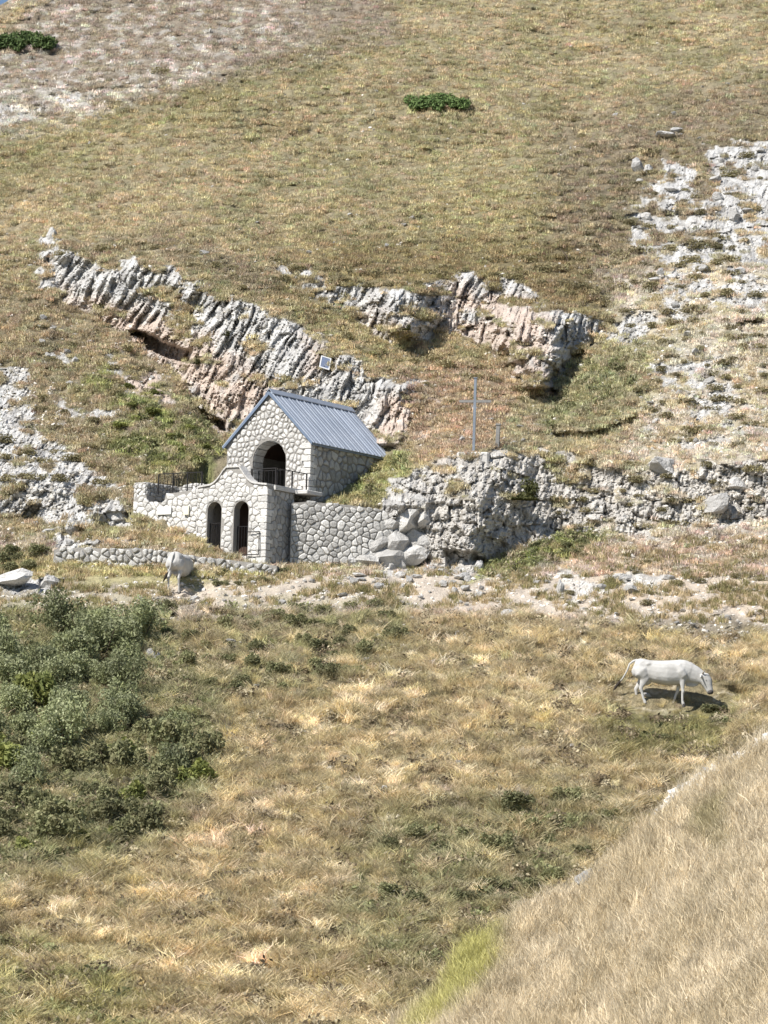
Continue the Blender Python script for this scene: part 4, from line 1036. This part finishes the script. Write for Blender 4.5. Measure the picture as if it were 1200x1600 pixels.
for (poly, n, md, lab, grp, w0, w1) in (
    ([(880, 400), (1195, 380), (1195, 520), (960, 520)], 46, 20, 'brown cushion shrub on the scree between the upper outcrop and the grassy brow', 'cushion shrubs of the upper scree', 16, 40),
    ([(1000, 520), (1195, 520), (1195, 700), (990, 690)], 50, 20, 'olive cushion shrub on the pale scree right of the grassy brow', 'cushion shrubs of the lower scree', 14, 36),
    ([(880, 180), (1190, 240), (1190, 400), (900, 400)], 42, 20, 'low brown shrub among the rocks of the upper right outcrop', 'low shrubs of the upper outcrop', 14, 30),
    ([(400, 400), (560, 430), (860, 400), (960, 480), (760, 430), (600, 455), (450, 420)], 34, 18, 'brown cushion shrub along the brow of the upper cliff', 'shrubs on the upper cliff brow', 20, 40),
    ([(60, 400), (240, 395), (330, 430), (480, 500), (460, 440), (240, 375)], 22, 18, 'brown cushion shrub along the brow of the left cliff', 'shrubs on the left cliff brow', 18, 34),
    ([(480, 500), (640, 560), (760, 570), (860, 640), (760, 660), (640, 600)], 30, 20, 'brown shrub on the slope between the two cliffs and the cross', 'shrubs above the cross', 18, 38),
    ([(60, 470), (200, 540), (300, 640), (290, 720), (60, 720)], 34, 24, 'olive brown shrub on the slope below the left cliff', 'shrubs below the left cliff', 16, 36),
    ([(850, 720), (1195, 720), (1195, 840), (870, 840)], 34, 24, 'dark olive shrub growing in the right rock band', 'shrubs in the right rock band', 16, 34),
    ([(860, 870), (1195, 860), (1195, 960), (1050, 960), (860, 930)], 26, 22, 'brown shrub beside the path right of the sunken rubble', 'shrubs beside the right path', 16, 34),
    ([(0, 660), (180, 730), (190, 790), (0, 780)], 14, 24, 'mossy cushion shrub on the white bedrock left of the terrace', 'cushion shrubs on the left bedrock', 18, 40)):
    for (u, v) in scatter_px(poly, n, md, int(poly[0][0] * 3 + poly[1][1]), isch):
        cushion(u, v, random.uniform(w0, w1), lab, grp, random.uniform(.6, 1.0))
# dead branch
p = surf1(884, 412); o = link('dead_branch', MB().tube([(.15, 0, -.05), (0, 0, .35), (-.2, .02, .62)], [.035, .025, .01], 6).tube([(0, 0, .3), (.12, 0, .38), (.2, 0, .36)], [.02, .014, .006], 5).mesh('dead_branch', M_twig), None, p); tag(o, 'dark dead branch sticking up above the upper cliff', 'branch')

# ------------------------------------------------------------------ ground cover (instanced on points)
def tuft_mesh(name, n, spread, h0, h1, wdt, lean, seed, mt_, segs=2):
    rgn = np.random.default_rng(seed); V_ = []; F_ = []; Cc = []
    for k in range(n):
        a = rgn.uniform(0, 6.28); r = spread * math.sqrt(rgn.random()); x, y = r * math.cos(a), r * math.sin(a)
        h = rgn.uniform(h0, h1); d = rgn.uniform(0, 6.28); ln = lean * h * rgn.uniform(.2, 1.3); dx, dy = math.cos(d) * ln, math.sin(d) * ln
        wa = rgn.uniform(0, 3.14); wx, wy = math.cos(wa) * wdt * .5, math.sin(wa) * wdt * .5
        b = len(V_); c = rgn.uniform(.65, 1.3)
        V_ += [(x - wx, y - wy, -.03), (x + wx, y + wy, -.03), (x + dx * .4 + wx * .8, y + dy * .4 + wy * .8, h * .6), (x + dx * .4 - wx * .8, y + dy * .4 - wy * .8, h * .6), (x + dx - wx * .2, y + dy - wy * .2, h), (x + dx + wx * .2, y + dy + wy * .2, h * .98)]
        F_ += [(b, b + 1, b + 2, b + 3), (b + 3, b + 2, b + 5, b + 4)]; Cc += [c] * 6
    me = np_mesh(name, np.array(V_), np.array(F_), mt_)
    att = me.color_attributes.new('var', 'FLOAT_COLOR', 'POINT'); c4 = np.ones((len(V_), 4), np.float32); c4[:, :3] = np.array(Cc)[:, None]; att.data.foreach_set('color', c4.ravel())
    return me
def scatter(name, label, pts, sources, scl, tint, rotz=None, tilt=.15, kind='stuff'):
    n = len(pts)
    coll = bpy.data.collections.new(name + '_kinds')
    for i, me in enumerate(sources):
        o = bpy.data.objects.new('%s_kind' % name, me); coll.objects.link(o)
    me = bpy.data.meshes.new(name); me.vertices.add(n); me.vertices.foreach_set('co', np.ascontiguousarray(pts, np.float32).ravel())
    def att(nm, ty, arr, key):
        a = me.attributes.new(nm, ty, 'POINT'); a.data.foreach_set(key, np.ascontiguousarray(arr).ravel())
    rot = np.zeros((n, 3), np.float32); rot[:, 0] = rng.normal(0, tilt, n); rot[:, 1] = rng.normal(0, tilt, n); rot[:, 2] = rng.uniform(0, 6.28, n)
    att('rot', 'FLOAT_VECTOR', rot, 'vector'); att('scl', 'FLOAT', scl.astype(np.float32), 'value'); att('pick', 'INT', rng.integers(0, len(sources), n).astype(np.int32), 'value')
    c4 = np.ones((n, 4), np.float32); c4[:, :3] = tint; att('tint', 'FLOAT_COLOR', c4, 'color')
    o = link(name, me); tag(o, label, None, None, kind)
    ng = bpy.data.node_groups.new(name, 'GeometryNodeTree')
    ng.interface.new_socket('Geometry', in_out='INPUT', socket_type='NodeSocketGeometry'); ng.interface.new_socket('Geometry', in_out='OUTPUT', socket_type='NodeSocketGeometry')
    gi = ng.nodes.new('NodeGroupInput'); go = ng.nodes.new('NodeGroupOutput'); ip = ng.nodes.new('GeometryNodeInstanceOnPoints')
    ci = ng.nodes.new('GeometryNodeCollectionInfo'); ci.inputs['Collection'].default_value = coll; ci.inputs['Separate Children'].default_value = True; ci.inputs['Reset Children'].default_value = True
    def na(nm, ty):
        a = ng.nodes.new('GeometryNodeInputNamedAttribute'); a.data_type = ty; a.inputs['Name'].default_value = nm
        return [s for s in a.outputs if s.enabled and s.name == 'Attribute'][0]
    ng.links.new(gi.outputs[0], ip.inputs['Points']); ng.links.new(ci.outputs[0], ip.inputs['Instance']); ip.inputs['Pick Instance'].default_value = True
    ng.links.new(na('pick', 'INT'), ip.inputs['Instance Index']); ng.links.new(na('rot', 'FLOAT_VECTOR'), ip.inputs['Rotation']); ng.links.new(na('scl', 'FLOAT'), ip.inputs['Scale'])
    ng.links.new(ip.outputs[0], go.inputs[0])
    mo = o.modifiers.new('scatter', 'NODES'); mo.node_group = ng
    return o
def rand_px(n, u0_, u1_, v0_, v1_): return rng.uniform(u0_, u1_, n), rng.uniform(v0_, v1_, n)
def keep(u, v, dens):
    d = dens(u, v); k = rng.random(len(u)) < d; return u[k], v[k]
def chap_mask(u, v):
    p = surf(u, v); l = (p - np.array(CH_O)) @ np.array([list(Fx), list(Sy), [0, 0, 1]]).T
    inb = (l[:, 0] > -5.9) & (l[:, 0] < .35) & (l[:, 1] > -2.6) & (l[:, 1] < 4.9)
    inb |= (u > 440) & (u < 600) & (v > 790) & (v < 880)
    return ~inb
RMf = lambda u, v: fld(RM, u, v)
pathm = lambda u, v: sdf(u, v, pathpoly) > 4
# upland turf
u, v = rand_px(62000, -130, 1330, -60, 900)
k = (RMf(u, v) < .45) & chap_mask(u, v) & ~pathm(u, v) & (fld(ov, u, v) <= 0); u, v = u[k], v[k]
scree = sstep(-20, 20, sdf(u, v, [(950, 430), (1220, 380), (1220, 860), (870, 860), (1000, 680)])); scree = np.maximum(scree, .6 * sstep(-20, 20, sdf(u, v, [(-100, 60), (380, 20), (380, 100), (-100, 215)])))
k = rng.random(len(u)) > scree * .5; u, v = u[k], v[k]
tn = fld(TC, u, v) * 1.35 * (.72 + .55 * (fbm(u / 9., v / 4.5, 731, 3) * .5 + .5))[:, None] * rng.uniform(.7, 1.35, (len(u), 1)) * (1 + rng.normal(0, .05, (len(u), 3)))
scatter('hill_turf', 'short olive and tan turf covering the upper slopes', surf(u, v), [tuft_mesh('turf', 44, .18, .03, .11, .020, 1.6, s, M_tuft) for s in (1, 2, 3)], rng.uniform(.5, 1.6, len(u)), tn)
# long dry grass on the lower slope
greenness = lambda u, v: np.clip((fld(TC, u, v)[:, 1] - fld(TC, u, v)[:, 0] * .90) * 22, 0, 1)
u, v = rand_px(52000, -130, 1330, 955, 1700)
k = (RMf(u, v) < .5) & ~pathm(u, v); u, v = u[k], v[k]
den = np.clip((fbm(u / 60., v / 34., 701, 2) * .5 + fbm(u / 20., v / 13., 702, 2) * .7) * .9 + .5, 0, 1); k = rng.random(len(u)) < (.10 + 1.15 * den) * (1 - .6 * greenness(u, v)); u, v, den = u[k], v[k], den[k]
cowz = (u > 960) & (u < 1150) & (v > 1064) & (v < 1135); k = ~(cowz & (v > 1072) & (v < 1110) & (u > 985) & (rng.random(len(u)) < .75)); u, v, den, cowz = u[k], v[k], den[k], cowz[k]
tn = fld(TC, u, v) * 1.5 * (.30 + 1.4 * (fbm(u / 14., v / 9., 741, 3) * .5 + .5))[:, None] * rng.uniform(.65, 1.4, (len(u), 1)) * np.stack([1 + rng.normal(0, .03, len(u)), 1 + rng.normal(0, .02, len(u)), 1 + rng.normal(0, .07, len(u))], 1)
scatter('dry_grass', 'long tangled tan grass on the slope below the path', surf(u, v), [tuft_mesh('tuft', 60, .17, .06, .26, .013, 1.5, s + 10, M_tuft) for s in (1, 2, 3, 4)], rng.uniform(.5, 1.3, len(u)) * (.35 + 1.1 * den) * np.where(cowz, .38, 1), tn)
# path edge weeds
u, v = rand_px(9000, -130, 1330, 840, 975)
k = chap_mask(u, v) & (RMf(u, v) < .5) & (fbm(u / 70., v / 18., 711, 3) > -.02) & ~((u > 262) & (u < 350) & (v > 893) & (v < 940)); u, v = u[k], v[k]
tn = (C(.27, .245, .11) * np.ones((len(u), 3))) * rng.uniform(.7, 1.4, (len(u), 1))
k = rng.random(len(u)) < .5; tn[k] = C(.55, .44, .27) * rng.uniform(.8, 1.2, (k.sum(), 1))
scatter('path_weeds', 'mixed green and straw weeds along both edges of the path', surf(u, v), [tuft_mesh('weed', 26, .16, .06, .22, .020, .9, s + 20, M_tuft) for s in (1, 2)], rng.uniform(.5, 1.2, len(u)), tn)
# leafy weeds in green areas
def leafy(seed, n=60, r=.22, h=.22, leaf=.03):
    rgn = np.random.default_rng(seed); c = rgn.normal(size=(n, 3)); c /= np.linalg.norm(c, axis=1)[:, None]; c *= rgn.uniform(.3, 1, (n, 1)) * np.array([r, r, h]); c[:, 2] = np.abs(c[:, 2])
    me = leaves_mesh('leafy_weed', c, leaf, M_leafi, rgn)
    a = me.color_attributes['var']; cc = np.repeat(rgn.uniform(.6, 1.4, n), 4); c4 = np.ones((4 * n, 4), np.float32); c4[:, :3] = cc[:, None]; a.data.foreach_set('color', c4.ravel()); return me
u, v = rand_px(60000, -130, 1330, 560, 1700)
g = greenness(u, v); k = (rng.random(len(u)) < g * np.where(v > 930, 1.6, .6)) & (RMf(u, v) < .5) & chap_mask(u, v) & ~pathm(u, v); u, v = u[k], v[k]
tn = C(.22, .225, .11) * rng.uniform(.55, 1.5, (len(u), 1)) * np.ones((1, 3)); k = rng.random(len(u)) < .3; tn[k] = C(.38, .33, .21) * rng.uniform(.7, 1.2, (k.sum(), 1))
scatter('green_weeds', 'tangle of green leafy weeds between the bushes', surf(u, v), [leafy(s) for s in (1, 2, 3)], rng.uniform(.6, 1.5, len(u)), tn)
# dead brown weeds tangled in the dry grass
u, v = rand_px(26000, -130, 1330, 960, 1700)
k = (RMf(u, v) < .5) & ~pathm(u, v) & (rng.random(len(u)) < sstep(.50, .72, fbm(u / 38., v / 22., 761, 3) * .5 + .5) * .9) & ~((np.hypot((u - 1050) / 130, (v - 1088) / 36)) < 1); u, v = u[k], v[k]
tn = C(.23, .18, .115) * rng.uniform(.45, 1.5, (len(u), 1)) * np.ones((1, 3)); k = rng.random(len(u)) < .3; tn[k] = C(.50, .43, .29) * rng.uniform(.8, 1.2, (k.sum(), 1))
scatter('dead_weeds', 'curled dead brown weeds tangled through the dry grass', surf(u, v), [leafy(s, 46, .20, .26, .024) for s in (7, 8, 9)], rng.uniform(.6, 1.5, len(u)), tn)
# gravel and small stones
u, v = rand_px(75000, -130, 1330, 60, 1010)
pm = (sdf(u, v, pathpoly) > -12) * .55 + .5 * sstep(-30, 30, sdf(u, v, [(960, 420), (1220, 380), (1220, 860), (870, 860), (1000, 680)])) + .35 * sstep(-20, 20, sdf(u, v, [(-100, 120), (160, 130), (350, 85), (130, 200), (-100, 225)])) + .45 * sstep(-20, 20, sdf(u, v, [(-100, 540), (200, 640), (220, 880), (-100, 880)])) + .04 + .14 * ((v > 380) & (v < 900))
k = (rng.random(len(u)) < pm) & chap_mask(u, v); u, v = u[k], v[k]
pb = []
for s in (1, 2, 3):
    me = rock_mesh(s + 40, M_peb, .65, 1); a = me.color_attributes.new('var', 'FLOAT_COLOR', 'POINT'); a.data.foreach_set('color', np.ones(len(me.vertices) * 4, np.float32)); pb.append(me)
tn = C(.62, .58, .52) * rng.uniform(.65, 1.35, (len(u), 1)) * np.ones((1, 3))
scatter('gravel', 'loose gravel and small pale stones on path and scree', surf(u, v), pb, rng.gamma(2.2, .022, len(u)).clip(.02, .14), tn, tilt=.4)
# bank grass
n = 26000; ub = rng.uniform(480, 1330, n); tb = rng.uniform(-6, 560, n) ; vcb = np.interp(ub, crest_u, crest_v); k = (vcb + tb < 1700) & ~((ub > 1020) & (tb < 16 + 14 * rng.random(n)) & (rng.random(n) < .85)); ub, tb = ub[k], tb[k]
def bfld(A, u_, t_):
    j = np.clip(np.searchsorted(bu, u_), 1, len(bu) - 1); i = np.clip(np.searchsorted(tt, t_), 1, len(tt) - 1); a = (u_ - bu[j - 1]) / (bu[j] - bu[j - 1]); b = (t_ - tt[i - 1]) / (tt[i] - tt[i - 1])
    a, b = a[:, None], b[:, None]; return (A[i - 1, j - 1] * (1 - a) + A[i - 1, j] * a) * (1 - b) + (A[i, j - 1] * (1 - a) + A[i, j] * a) * b
tn = bfld(BC, ub, tb) * 1.3 * rng.uniform(.6, 1.35, (len(ub), 1)) * (.72 + .5 * (fbm(ub / 22., (tb + .6 * ub) / 9., 751, 3) * .5 + .5))[:, None]
scatter('bank_grass', 'fine pale straw grass covering the near bank', bfld(BP, ub, tb), [tuft_mesh('straw', 30, .15, .12, .36, .0095, .5, s + 30, M_tuft) for s in (1, 2, 3)], rng.uniform(.6, 1.2, len(ub)), tn, tilt=.25)
u, v = rng.uniform(905, 1330, 5200), rng.normal(3, 11, 5200).clip(-20, 40)
k = (u > 1040) | (rng.random(5200) < .10); u, v = u[k], v[k]
tn = C(.62, .60, .57) * rng.uniform(.7, 1.25, (len(u), 1)) * np.ones((1, 3))
scatter('bank_rubble', 'grey rubble strip along the crest of the near bank', bfld(BP, u, v) + np.array([0, 0, .03]), pb, rng.gamma(2.2, .028, len(u)).clip(.03, .16), tn, tilt=.4)

# ------------------------------------------------------------------ cows
def cow_mat():
    m, t, b = mat('white_cow_hide', .8)
    tc = N(t, 'ShaderNodeTexCoord'); o = mixc(t, noise_fac(t, 3, 0, 1, 3), (.55, .535, .51), (.42, .405, .38))
    t.links.new(o, b.inputs['Base Color']); bump(t, b, noise_fac(t, 5, 0, 1, 3), .3, .02); return m
M_hide = cow_mat()
M_darkhair = simple('dark_tail_hair', (.06, .045, .035), (.03, .025, .02), 20)
M_muz = simple('grey_muzzle_skin', (.10, .09, .085), (.06, .055, .05), 10)
M_horn = simple('horn', (.45, .40, .32), (.2, .17, .13), 10)
def ring_tube(mb, pts, n=14):
    """pts: (x, y, z, half-width, half-height); profile ring is upright to the run of the points in the x-z plane"""
    b = len(mb.v); m_ = len(pts)
    for i, p in enumerate(pts):
        q0, q1 = pts[max(i - 1, 0)], pts[min(i + 1, m_ - 1)]
        t = Vector((q1[0] - q0[0], q1[1] - q0[1], q1[2] - q0[2])).normalized()
        side = Vector((0, 1, 0)); side = (side - t * side.dot(t)).normalized(); nn_ = t.cross(side)
        for k in range(n):
            g = 2 * math.pi * k / n; cs, sn = math.cos(g), math.sin(g)
            cs = math.copysign(abs(cs) ** .85, cs); sn = math.copysign(abs(sn) ** .85, sn)
            q = Vector(p[:3]) + side * p[3] * cs + nn_ * p[4] * sn; mb.v.append(tuple(q))
    for i in range(m_ - 1):
        for k in range(n):
            q = b + i * n; mb.f.append((q + k, q + (k + 1) % n, q + n + (k + 1) % n, q + n + k))
    mb.f.append(tuple(b + k for k in range(n))[::-1]); mb.f.append(tuple(b + (m_ - 1) * n + k for k in range(n)))
def cow(label, loc, rotz, scale=1.0, legs=None, headturn=0.0, slope=0, tail=None):
    root = link('cow', None, None, loc, Euler((0, slope, rotz))); root.scale = (scale,) * 3; tag(root, label, 'cow', 'white cows grazing below the chapel')
    mb = MB()
    # trunk: rump (x=-.95) to chest (x=.72)
    ring_tube(mb, [(-1.00, 0, 1.12, .10, .14), (-.95, 0, 1.10, .20, .26), (-.80, 0, 1.09, .27, .31), (-.55, 0, 1.05, .26, .30), (-.25, 0, .99, .31, .35), (.05, 0, .97, .33, .38), (.32, 0, .99, .29, .38), (.55, 0, 1.02, .24, .36), (.72, 0, 1.0, .19, .30), (.82, 0, .96, .12, .20)], 18)
    # withers
    ring_tube(mb, [(.20, 0, 1.24, .10, .08), (.40, 0, 1.28, .12, .11), (.62, 0, 1.24, .10, .12)], 10)
    for sgn in (-1, 1):
        ring_tube(mb, [(-.90, sgn * .13, 1.18, .08, .10), (-.70, sgn * .14, 1.22, .10, .12), (-.45, sgn * .12, 1.20, .09, .12), (-.2, sgn * .1, 1.17, .06, .08)], 10)
    for sgn in (-1, 1):
        ring_tube(mb, [(.36, sgn * .20, 1.22, .06, .07), (.44, sgn * .23, 1.02, .09, .13), (.56, sgn * .21, .86, .07, .10)], 10)
        ring_tube(mb, [(-.84, sgn * .20, 1.10, .07, .14), (-.74, sgn * .24, .98, .09, .20), (-.62, sgn * .22, .84, .06, .12)], 10)
        ring_tube(mb, [(-.62, sgn * .19, 1.20, .06, .06), (-.52, sgn * .22, 1.22, .06, .05), (-.40, sgn * .18, 1.17, .05, .06)], 8)
    ring_tube(mb, [(-.48, 0, .70, .10, .06), (-.56, 0, .66, .12, .09), (-.66, 0, .70, .10, .08)], 10)
    # neck going down and forward
    c_, s_ = math.cos(headturn), math.sin(headturn)
    nk = [(.48, 1.04, .22, .34), (.68, 1.00, .19, .31), (.88, .93, .15, .26), (1.03, .86, .125, .21), (1.12, .80, .11, .17)]
    ring_tube(mb, [(.55 + (x - .55) * c_, (x - .55) * s_, z, a, b) for x, z, a, b in nk], 14)
    ring_tube(mb, [(.58, 0, .66, .05, .08), (.78, 0, .66, .03, .10), (.96, 0, .68, .025, .08)], 8)     # dewlap
    # head hanging down
    hd = [(1.05, .92, .12, .11), (1.13, .87, .14, .18), (1.20, .74, .125, .185), (1.26, .60, .10, .14), (1.31, .47, .085, .105), (1.335, .40, .085, .085), (1.34, .37, .055, .055)]
    HX = lambda x: (.55 + (x - .55) * c_, (x - .55) * s_)
    ring_tube(mb, [(*HX(x), z, a, b) for x, z, a, b in hd], 12)
    # ears and eye brows
    hx, hy = HX(1.08)
    for s in (-1, 1):
        pts = [(hx, hy + s * .09, .90), (hx - .03, hy + s * .20, .88), (hx - .04, hy + s * .30, .83)]
        mb.tube(pts, [(.035, .025), (.06, .022), (.015, .012)], 8)
    # legs: hind (hip, stifle, hock, fetlock, hoof), fore (shoulder, knee, fetlock, hoof)
    lg = legs or {'hl': 0, 'hr': 0, 'fl': 0, 'fr': 0}
    feet = []
    for key, sy in (('hl', .17), ('hr', -.17)):
        o = lg[key]
        ring_tube(mb, [(-.74, sy * .8, 1.10, .13, .26), (-.74 + o * .15, sy, .90, .12, .22), (-.70 + o * .35, sy, .74, .085, .15), (-.84 + o * .55, sy, .56, .052, .075), (-.90 + o * .7, sy, .47, .046, .062), (-.88 + o * .8, sy, .36, .036, .044), (-.86 + o * .93, sy, .17, .034, .040), (-.84 + o, sy, .11, .042, .048), (-.82 + o, sy, .03, .05, .055), (-.81 + o, sy, .0, .052, .06)], 10)
        feet.append((-.80 + o, sy))
    for key, sy in (('fl', .16), ('fr', -.16)):
        o = lg[key]
        ring_tube(mb, [(.50, sy * .85, 1.05, .10, .20), (.50 + o * .1, sy, .86, .085, .14), (.49 + o * .3, sy, .70, .062, .085), (.50 + o * .55, sy, .48, .046, .052), (.51 + o * .62, sy, .42, .050, .054), (.49 + o * .7, sy, .34, .035, .040), (.49 + o * .9, sy, .14, .036, .040), (.50 + o, sy, .09, .042, .046), (.52 + o, sy, .03, .05, .055), (.53 + o, sy, .0, .052, .06)], 10)
        feet.append((.53 + o, sy))
    me = pmesh('body', mb.v, mb.f, M_hide, True)
    bm = bmesh.new(); bm.from_mesh(me); bmesh.ops.triangulate(bm, faces=[f for f in bm.faces if len(f.verts) > 4]); bmesh.ops.recalc_face_normals(bm, faces=bm.faces); bm.to_mesh(me); bm.free()
    tmp = bpy.data.objects.new('body', me); COL.objects.link(tmp)
    md = tmp.modifiers.new('r', 'REMESH'); md.mode = 'VOXEL'; md.voxel_size = .022; md.use_smooth_shade = True
    ms = tmp.modifiers.new('s', 'SMOOTH'); ms.factor = .6; ms.iterations = 4
    dg = bpy.context.evaluated_depsgraph_get(); me2 = bpy.data.meshes.new_from_object(tmp.evaluated_get(dg)); me2.name = 'body'
    bpy.data.objects.remove(tmp); 
    if not me2.materials: me2.materials.append(M_hide)
    me2.polygons.foreach_set('use_smooth', [True] * len(me2.polygons))
    link('body', me2, root)
    for (fx, fy) in feet:
        link('hoof', MB().tube([(fx, fy, -.05), (fx, fy, .02), (fx - .01, fy, .055)], [(.062, .056), (.060, .054), (.052, .048)], 10).mesh('hoof', M_muz), root)
    mx, my = HX(1.335); link('muzzle', MB().tube([(mx - .03, my, .48), (mx - .002, my, .41), (mx + .008, my, .362)], [(.092, .100), (.095, .098), (.06, .06)], 10).mesh('muzzle', M_muz, True), root)
    for s in (-1, 1):
        ex, ey = HX(1.20); link('eye', MB().tube([(ex, ey + s * .10, .77), (ex, ey + s * .135, .77)], [.02, .012], 8).mesh('eye', M_muz), root)
        hx, hy = HX(1.09); link('horn', MB().tube([(hx, hy + s * .07, .95), (hx + .02, hy + s * .17, 1.00), (hx + .08, hy + s * .19, 1.08)], [.03, .024, .007], 7).mesh('horn', M_horn), root)
    tl = tail or [(-1.0, 0, 1.30), (-1.10, 0, 1.22), (-1.18, 0, 1.0), (-1.30, 0, .78), (-1.38, 0, .68)]
    tl = [Vector(q) for q in tl]
    tobj = link('tail', MB().tube([(-.88, 0, 1.34)] + tl, [.045, .035, .03, .026, .022, .018], 8).mesh('tail', M_hide, True), root)
    e = tl[-1]; dvec = (tl[-1] - tl[-2]).normalized()
    link('tail_switch', MB().tube([e - dvec * .03, e + dvec * .10, e + dvec * .24 - Vector((0, 0, .02)), e + dvec * .34 - Vector((0, 0, .03))], [.022, .045, .035, .008], 8).mesh('tail_switch', M_darkhair, True), tobj)
    return root
# grazing cow on the right: side on, head to the right
pc = (surf1(990, 1101) + surf1(1075, 1103)) / 2
sc1 = 126 / (FPX / pc.y) / 2.42
c1 = cow('white cow grazing side on in dry grass at right, dark tail tip out', at1(1040, 1101, pc.y) + Vector((0, 0, -.02)), R(-8), sc1, {'hl': -.02, 'hr': .22, 'fl': -.28, 'fr': .02})
pc = surf1(283, 927)
c2 = cow('white cow seen from behind on the path edge before the dry stone wall', at1(279, 926, pc.y) + Vector((.0, .75, 0)), R(78), .98, {'hl': 0, 'hr': .1, 'fl': .05, 'fr': -.05}, 0, 0,
         [(-1.02, 0.02, 1.22), (-1.05, .04, 1.05), (-1.06, .07, .85), (-1.05, .12, .72), (-1.03, .17, .64)])
# flatten the ground height under the second cow's hooves follows the path; sink check is done by eye

# ------------------------------------------------------------------ labels: single out every member of a scattered group by where it stands
bpy.context.view_layer.update()
groups = {}
for o in bpy.data.objects:
    if o.parent is None and o.get('group') and o.get('category') != 'cow': groups.setdefault(o['group'], []).append(o)
def ordi(n): return '%d%s' % (n, 'th' if 10 <= n % 100 <= 20 else {1: 'st', 2: 'nd', 3: 'rd'}.get(n % 10, 'th'))
for gname, L_ in groups.items():
    P_ = [(o, proj(np.array(o.matrix_world @ Vector(o.bound_box[0])) if o.type == 'MESH' else np.array(o.matrix_world.translation))) for o in L_]
    P_.sort(key=lambda t: t[1][1])
    nb_ = 1 if len(P_) <= 9 else (2 if len(P_) <= 20 else 3)
    names_ = {1: [''], 2: ['upper row', 'lower row'], 3: ['upper row', 'middle row', 'lower row']}[nb_]
    for b_ in range(nb_):
        part_ = P_[b_ * len(P_) // nb_:(b_ + 1) * len(P_) // nb_]; part_.sort(key=lambda t: t[1][0])
        for i_, (o, _) in enumerate(part_):
            base_ = o['label'].split()
            tail_ = ('%s from left' % ordi(i_ + 1)) if nb_ == 1 else ('%s, %s from left' % (names_[b_], ordi(i_ + 1)))
            o['label'] = ' '.join(base_[:16 - len(tail_.split())]) + ', ' + tail_
